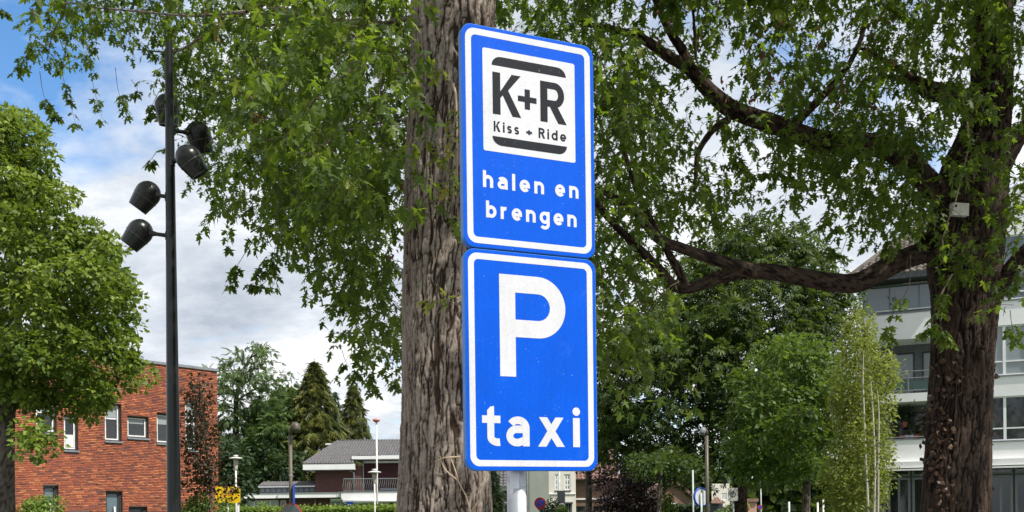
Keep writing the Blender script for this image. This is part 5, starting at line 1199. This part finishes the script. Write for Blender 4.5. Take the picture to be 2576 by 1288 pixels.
# shrubs and hedges
c = at(93, 1288, 30.); leaf_ball('round_bush', 'clipped round light green bush before the brick wall at left', 'bush', c, px(52, 30), 2400, .085, MAT['hedge'], 'bushes before the brick building', squash=.85)
c = at(487, 1285, 31.); leaf_ball('round_bush', 'green bush half hidden right behind the lamp post', 'bush', c, px(48, 31), 2000, .09, MAT['lime2'], 'bushes before the brick building', squash=.9)
c = at(1246, 1300, 40.); tt = cypress('dark conical evergreen right of the maple trunk below the signs', (1238, 1165), 1330, 34, 40., 1500, .45, MAT['darkgreen'], .35, None, 'evergreen_shrub')
c = at(1385, 1290, 48.); leaf_ball('garden_bush', 'dark green bush beside the no-parking sign', 'bush', c, px(24, 48), 900, .13, MAT['darkgreen']); c = at(1418, 1290, 47.); leaf_ball('garden_bush', 'light green bush in front of the white house', 'bush', c, px(16, 47), 700, .11, MAT['hedge'])
c = at(1830, 1290, 60.); leaf_ball('garden_bush', 'green garden bush under the square grey sign', 'bush', c, px(28, 60), 900, .16, MAT['lime2']); c = at(1875, 1275, 62.); leaf_ball('garden_bush', 'yellow flowering shrub by the dark chestnut trunk', 'bush', c, px(9, 62), 420, .12, MAT['yellowgreen'])
c = at(1667, 1275, 40.); leaf_ball('garden_bush', 'light green shrub at the foot of the thin pale trunk', 'bush', c, px(22, 40), 700, .12, MAT['hedge']); c = at(660, 1284, 50.); leaf_ball('garden_bush', 'pale shrub before the low wing windows', 'bush', c, px(16, 50), 600, .12, MAT['hedge'])
c = at(590, 1288, 46.); leaf_ball('garden_bush', 'yellow-green shrub below the yellow sign', 'bush', c, px(24, 46), 800, .13, MAT['hedge'])
def hedge(name, label, u0, u1, v, D, deep, mat, size, n):
    a = at(u0, v, D); b = at(u1, v, D); zt = a.z; t = thing(name, ((a.x + b.x) / 2, D, 0), label, 'hedge')
    P = np.stack([NP.uniform(a.x, b.x, n), D + deep * (NP.random(n) - .5), zt - 1.5 * NP.random(n) ** 2], 1); fr_ = NP.random(n) < .5; P[fr_, 1] = D - deep / 2 + NP.normal(size=fr_.sum()) * .06; P[~fr_, 2] = zt + NP.normal(size=(~fr_).sum()) * .07
    scatter('foliage', OVAL, P, NP.normal(size=(n, 3)) + np.array([0, -.5, 0]), NP.normal(size=(n, 3)) * .6 + np.array([0, -.5, .8]), size * NP.uniform(.7, 1.3, n), mat, t)
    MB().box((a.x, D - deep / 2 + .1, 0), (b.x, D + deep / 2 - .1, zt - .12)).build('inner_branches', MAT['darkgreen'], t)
hedge('hedge', 'sunlit bright green hedge in front of the brown house', 545, 1000, 1283, 44., 1.2, MAT['hedge'], .13, 5200); hedge('hedge', 'dark clipped hedge low in front of the gabled house', 1665, 1765, 1276, 50., 1.2, MAT['darkgreen'], .14, 1500)
# a far wood closing the view low down
P = []; 
n = 9000; U = NP.uniform(1480, 2420, n); Vt = 1175 + 30 * np.sin(U * .021) + 20 * np.sin(U * .057 + 1); Vv = Vt + (1330 - Vt) * NP.random(n)
P = np.array([at(u, v, 130 + 6 * RND.random()) for u, v in zip(U, Vv)])
fw = scatter('far_wood', OVAL, P, NP.normal(size=P.shape), NP.normal(size=P.shape) * .6 + np.array([0, -.4, .6]), 1.5 * NP.uniform(.6, 1.3, n), MAT['chest'], None); tag(fw, 'dark distant wood closing the view at lower right', 'wood')

# ---------------------------------------------------------------- street furniture
MAT['bronze'] = M('olive_brown_paint', (.085, .072, .048), .45, .4); MAT['pole_green'] = M('pale_grey_green_pole', (.42, .47, .45), .5, .3); MAT['red'] = M('sign_red', (.52, .015, .02), .4, .4, var=.08); MAT['blue2'] = M('sign_blue_paint', (.01, .07, .45), .4, .4, var=.08); MAT['yellow'] = M('sign_yellow', (.85, .55, .01), .45, .4, var=.05); MAT['grey_back'] = M('sign_back_grey', (.55, .57, .59), .45, .4, .2); MAT['white_pole'] = M('white_pole', (.58, .56, .54), .4, .4)
def disc(c, n_, r, th, name, mat, parent, seg=32, ell=1.):
    return MB().lathe(c, n_, [(0, .001), (0, r), (th, r), (th, .001)], seg).build(name, mat, parent)
def post(name, u, v_top, D, r, mat, label, cat, group=None):
    p = at(u, v_top, D); t = thing(name, (p.x, p.y, 0), label, cat, group); MB().tube([(p.x, p.y, 0), (p.x, p.y, p.z)], r, 14).build('pole', mat, t, True); return t, p
# lamp posts with a hooded head on a swan neck
for (ub, ut, vt, D, label, lx) in ((730, 724, 1094, 30., 'brown lamp post with drooping head left of the maple trunk', 1), (1777, 1778.5, 1096, 31., 'brown lamp post with pale drooping head right of the signs', -1)):
    t, p = post('street_lamp', ub + (.011 * 0), vt, D, .055, MAT['bronze'], label, 'street lamp', 'drooping-head lamp posts')
    hd = p + Vector((lx * px(15 if lx > 0 else 11, D), -.1, px(20 if lx > 0 else 12, D)))
    MB().tube([p, p + Vector((0, 0, px(12, D))), p + Vector((lx * px(5, D), 0, px(20, D))), hd], [.055, .045, .04, .03], 10).build('neck', MAT['bronze'], t, True)
    ax = Vector((lx * .35, -.25, -1)).normalized(); R0 = px(11.5 if lx > 0 else 8, D); m_ = MAT['bronze'] if lx > 0 else MAT['sill']
    MB().lathe(hd, ax, [(-R0 * math.cos(math.radians(a_)), max(.001, R0 * math.sin(math.radians(a_)))) for a_ in (1, 20, 40, 60, 80, 90)] + [(R0 * .7, R0 * .92), (R0 * 1.25, R0 * .72), (R0 * 1.2, .001)], 18).build('lamp_head', m_, t, True)
    MB().tube([(p.x, p.y, 0), (p.x, p.y, 1.0)], .085, 14).build('base_sleeve', MAT['bronze'], t, True)
    if lx > 0: MB().tube([(p.x, p.y, at(0, 1205, D).z - .0), (p.x, p.y, at(0, 1205, D).z + .04)], .062, 12).build('clamp', MAT['alu'], t); LPp = p
# edge-on blue sign and the round sign on that lamp post
bs = at(738, 1243, 29.9); h_ = px(23, 30); th_ = math.radians(-76)
bsn = thing('blue_sign', bs - Vector((0, 0, h_)), 'tall blue sign seen edge-on clamped to the brown lamp post', 'road sign'); Mb = Matrix.Translation(bs) @ Matrix.Rotation(th_, 4, 'Z')
MB().box((-.30, -.012, -h_), (.30, .012, h_), Mb).build('panel', MAT['grey_back'], bsn); MB().box((-.31, .0125, -h_ - .01), (.31, .03, h_ + .01), Mb).build('blue_face', MAT['blue2'], bsn); MB().box((.302, -.02, -h_ - .012), (.33, .034, h_ + .012), Mb).build('blue_edge', MAT['blue2'], bsn)
rs = at(731, 1300, 29.75); rsn = thing('round_sign', rs, 'grey back of a round red-rimmed sign low on the brown lamp post', 'road sign'); nd = Vector((.45, .9, 0)).normalized()
disc(rs, nd, .38, .02, 'back_plate', MAT['frame_mid'], rsn); disc(rs + nd * .021, nd, .41, .02, 'red_rim', MAT['red'], rsn)
# two hatted white lamps and a flagpole
for (u, v, D, label, pc_) in ((593, 1143, 34., 'white garden lamp with flat round hat behind the yellow sign', 0), (942, 1178, 40., 'white garden lamp with flat round hat beside the flagpole', 1)):
    t, p = post('hat_lamp', u, v + 30, D, .03, MAT['white_pole'], label, 'street lamp', 'hatted garden lamps'); w = px(17, D); h = lambda q: px(q, D)
    MB().lathe(p, (0, 0, 1), [(-.1, .06), (0, .07), (h(4), h(5)), (h(18), h(6.5)), (h(19), .02)], 16).build('lantern', M('lantern_glass', (.42, .38, .32), .3), t, True)
    MB().lathe(p + Vector((0, 0, h(19))), (0, 0, 1), [(0, .02), (0, w), (h(2), w * .95), (h(4.5), w * .4), (h(5), w * .12), (h(7), w * .40), (h(9), w * .35), (h(10), .001)], 24).build('hat', MAT['white_pole'], t, True)
t, p = post('flagpole', 946.5, 1062, 55., .05, MAT['white_pole'], 'tall white flagpole with red knob standing before the brown house', 'flagpole')
MB().lathe(p, (0, 0, 1), [(0, .001), (0, .1), (.08, .20), (.14, .21), (.20, .12), (.24, .001)], 14).build('knob', M('pale_red', (.55, .22, .20), .5), t, True)
# yellow text board
YD = 33.; yc = at(573, 1244.5, YD); W2, H2 = px(31, YD), px(20, YD)
ys = thing('yellow_sign', (yc.x, YD, 0), 'yellow notice board on two poles, half hidden by copper leaves', 'road sign'); Mx = Matrix.Translation(yc) @ Matrix.Rotation(.02, 4, 'Y')
MB().box((-W2, -.015, -H2), (W2, .015, H2), Mx).build('board', MAT['yellow'], ys)
MB().tube([(yc.x + W2 * .78, YD + .06, 0), (yc.x + W2 * .78, YD + .06, yc.z + H2 * .9)], .04, 10).build('pole', MAT['white_pole'], ys, True); MB().tube([(yc.x - W2 * .05, YD + .06, 0), (yc.x - W2 * .05, YD + .06, yc.z + H2 * .9)], .03, 10).build('pole', MAT['white_pole'], ys, True)
for k, (z_, x0, x1, m) in enumerate(((.45, -.35, .55, 'red'), (.22, -.5, .6, 'black'), (-.02, -.4, .45, 'red'), (-.42, -.15, .18, 'black'))):
    mb = MB(); x = x0
    while x < x1: w = RND.uniform(.03, .07); mb.box((x * W2, -.018, (z_ - .06) * H2), ((x + w) * W2, -.0155, (z_ + .06) * H2), Mx); x += w + .03
    stuff(mb.build('faded_text_line', MAT[m], ys))
P = np.array([at(RND.uniform(545, 603), RND.gauss(1232, 14), 32.4 + RND.random() * .4) for _ in range(130)]); scatter('sprig', OVAL, P, NP.normal(size=P.shape) + np.array([.3, 0, -.4]), NP.normal(size=P.shape) + np.array([0, -.8, .3]), .11 * NP.uniform(.6, 1.3, len(P)), MAT['copper'], bpy.data.objects['copper_tree'])
# small blue P sign, no-parking sign, traffic signal back, round sign back, square zone sign
t, p = post('parking_sign', 880, 1290, 45., .03, MAT['galv'], 'small blue parking sign above the hedge', 'road sign'); c = at(879, 1279, 44.95); Mx = Matrix.Translation(c) @ Matrix.Rotation(-.5, 4, 'Z'); MB().box((-.22, -.012, -.30), (.22, .012, .30), Mx).build('panel', MAT['blue2'], t)
mb = MB(); mb.box((-.10, -.018, -.18), (-.04, -.0125, .20), Mx); mb.build('letter', MAT['white_paint'], t); mb = MB(); mb.box((-.0395, -.018, .13), (.10, -.0125, .20), Mx); mb.box((.06, -.018, .02), (.12, -.013, .128), Mx); mb.box((-.0395, -.018, -.03), (.10, -.0128, .018), Mx); mb.build('letter', MAT['white_paint'], t)
t, p = post('no_parking_sign', 1358, 1276, 45., .025, MAT['frame_grey'], 'round red and blue no-parking sign right of the grey post', 'road sign'); c = at(1358, 1265.7, 44.95); R0 = px(14.6, 45); nd = Vector((.12, -1, 0)).normalized()
disc(c, nd, R0, .015, 'red_ring', MAT['red'], t); disc(c + nd * .016, nd, R0 * .70, .004, 'blue_disc', MAT['blue2'], t)
e1 = Vector((.707, .085, -.707)); e2 = Vector((.707, .085, .707)); q = c + nd * .024; MB().prism([q - e1 * R0 * .70 - e2 * R0 * .08, q + e1 * R0 * .70 - e2 * R0 * .08, q + e1 * R0 * .70 + e2 * R0 * .08, q - e1 * R0 * .70 + e2 * R0 * .08], nd * .004).build('red_slash', MAT['red'], t)
t, p = post('no_parking_sign', 1911, 1284, 70., .03, MAT['frame_grey'], 'tiny far round red and blue sign near the lower right trees', 'road sign'); c = at(1911, 1276, 69.95); R0 = px(6, 70); nd = Vector((0, -1, 0)); disc(c, nd, R0, .015, 'red_ring', MAT['red'], t); disc(c + nd * .016, nd, R0 * .7, .004, 'blue_disc', MAT['blue2'], t)
t, p = post('signal_mast', 1406, 1168, 50., .055, MAT['pole_green'], 'grey mast with dark signal boxes in front of the white house', 'signal'); 
for k, (x0, y0, x1, y1) in enumerate(((1550, 478, 1690, 715), (1550, 722, 1690, 850))):
    a = at(*q6(x0, y1), 49.9); b = at(*q6(x1, y0), 49.9); MB().box((a.x, 49.85, a.z), (b.x, 50.2, b.z)).build('signal_box', MAT['frame_grey'] if k == 0 else MAT['sill'], t)
RDp = 31.; t, p = post('round_sign', 1763.5, 1240, RDp, .03, MAT['pole_green'], 'back of a round blue-rimmed sign on pale pole at right', 'road sign'); c = at(1762.7, 1250, RDp + .1); nd = Vector((.52, -.85, 0)).normalized(); R0 = px(23.6, RDp)
disc(c, nd, R0, .02, 'back_plate', MAT['grey_back'], t); MB().lathe(c, nd, [(-.03, R0 * .90), (-.03, R0 * 1.02), (.035, R0 * 1.02), (.035, R0 * .90), (.02, R0 * .90)], 36).build('blue_rim', MAT['blue2'], t, True); MB().box((-.03, -.05, -R0 * .86), (.03, -.025, R0 * .86), Matrix.Translation(c + Vector((-.07, 0, 0)))).build('channel', MAT['frame_grey'], t)
t, p = post('thin_pole', 1742, 1182, 33., .028, MAT['pole_green'], 'thin bare pale pole left of the round sign', 'pole')
SD = 29.; t, p = post('zone_sign', 1843.5, 1245, SD, .03, MAT['frame_mid'], 'square grey end-of-zone sign with crossed circle before the dark trunk', 'road sign'); c = at(1843, 1243.5, SD - .06); w, h = px(12.5, SD), px(16.3, SD); Mx = Matrix.Translation(c)
MB().box((-w, -.01, -h), (w, .01, h), Mx).build('panel', M('faded_white_face', (.40, .39, .36), .6), t); mb = MB(); R0 = w * .60
MB().lathe(c - Vector((0, .0115, 0)), (0, -1, 0), [(0, R0 * .72), (0, R0), (.003, R0), (.003, R0 * .72)], 28).build('circle_mark', MAT['frame_grey'], t)
for k, (ang, L) in enumerate(((.9, 1.25), (.9, .6), (-.75, .5))):
    Mr = Matrix.Translation(c + Vector((0, -.016 - .004 * k, 0))) @ Matrix.Rotation(-ang, 4, 'Y'); LL = w * L; MB().box((-LL, -.001, -w * .05), (LL, .001, w * .05), Mr).build('stripe', MAT['frame_mid'] if k == 0 else MAT['frame_grey'], t)
t, p = post('far_mast', 1913, 1210, 80., .05, MAT['pole_green'], 'thin far mast above the pink house', 'pole')
for k, (u, v) in enumerate(((1984, 1262), (2056, 1264), (2070, 1254))):
    post('white_post', u, v, 36., .035, MAT['white_pole'], ('short white post left of the round tree trunk', 'left one of two white posts behind the birch', 'right one of two white posts behind the birch')[k], 'post', 'white posts at lower right')
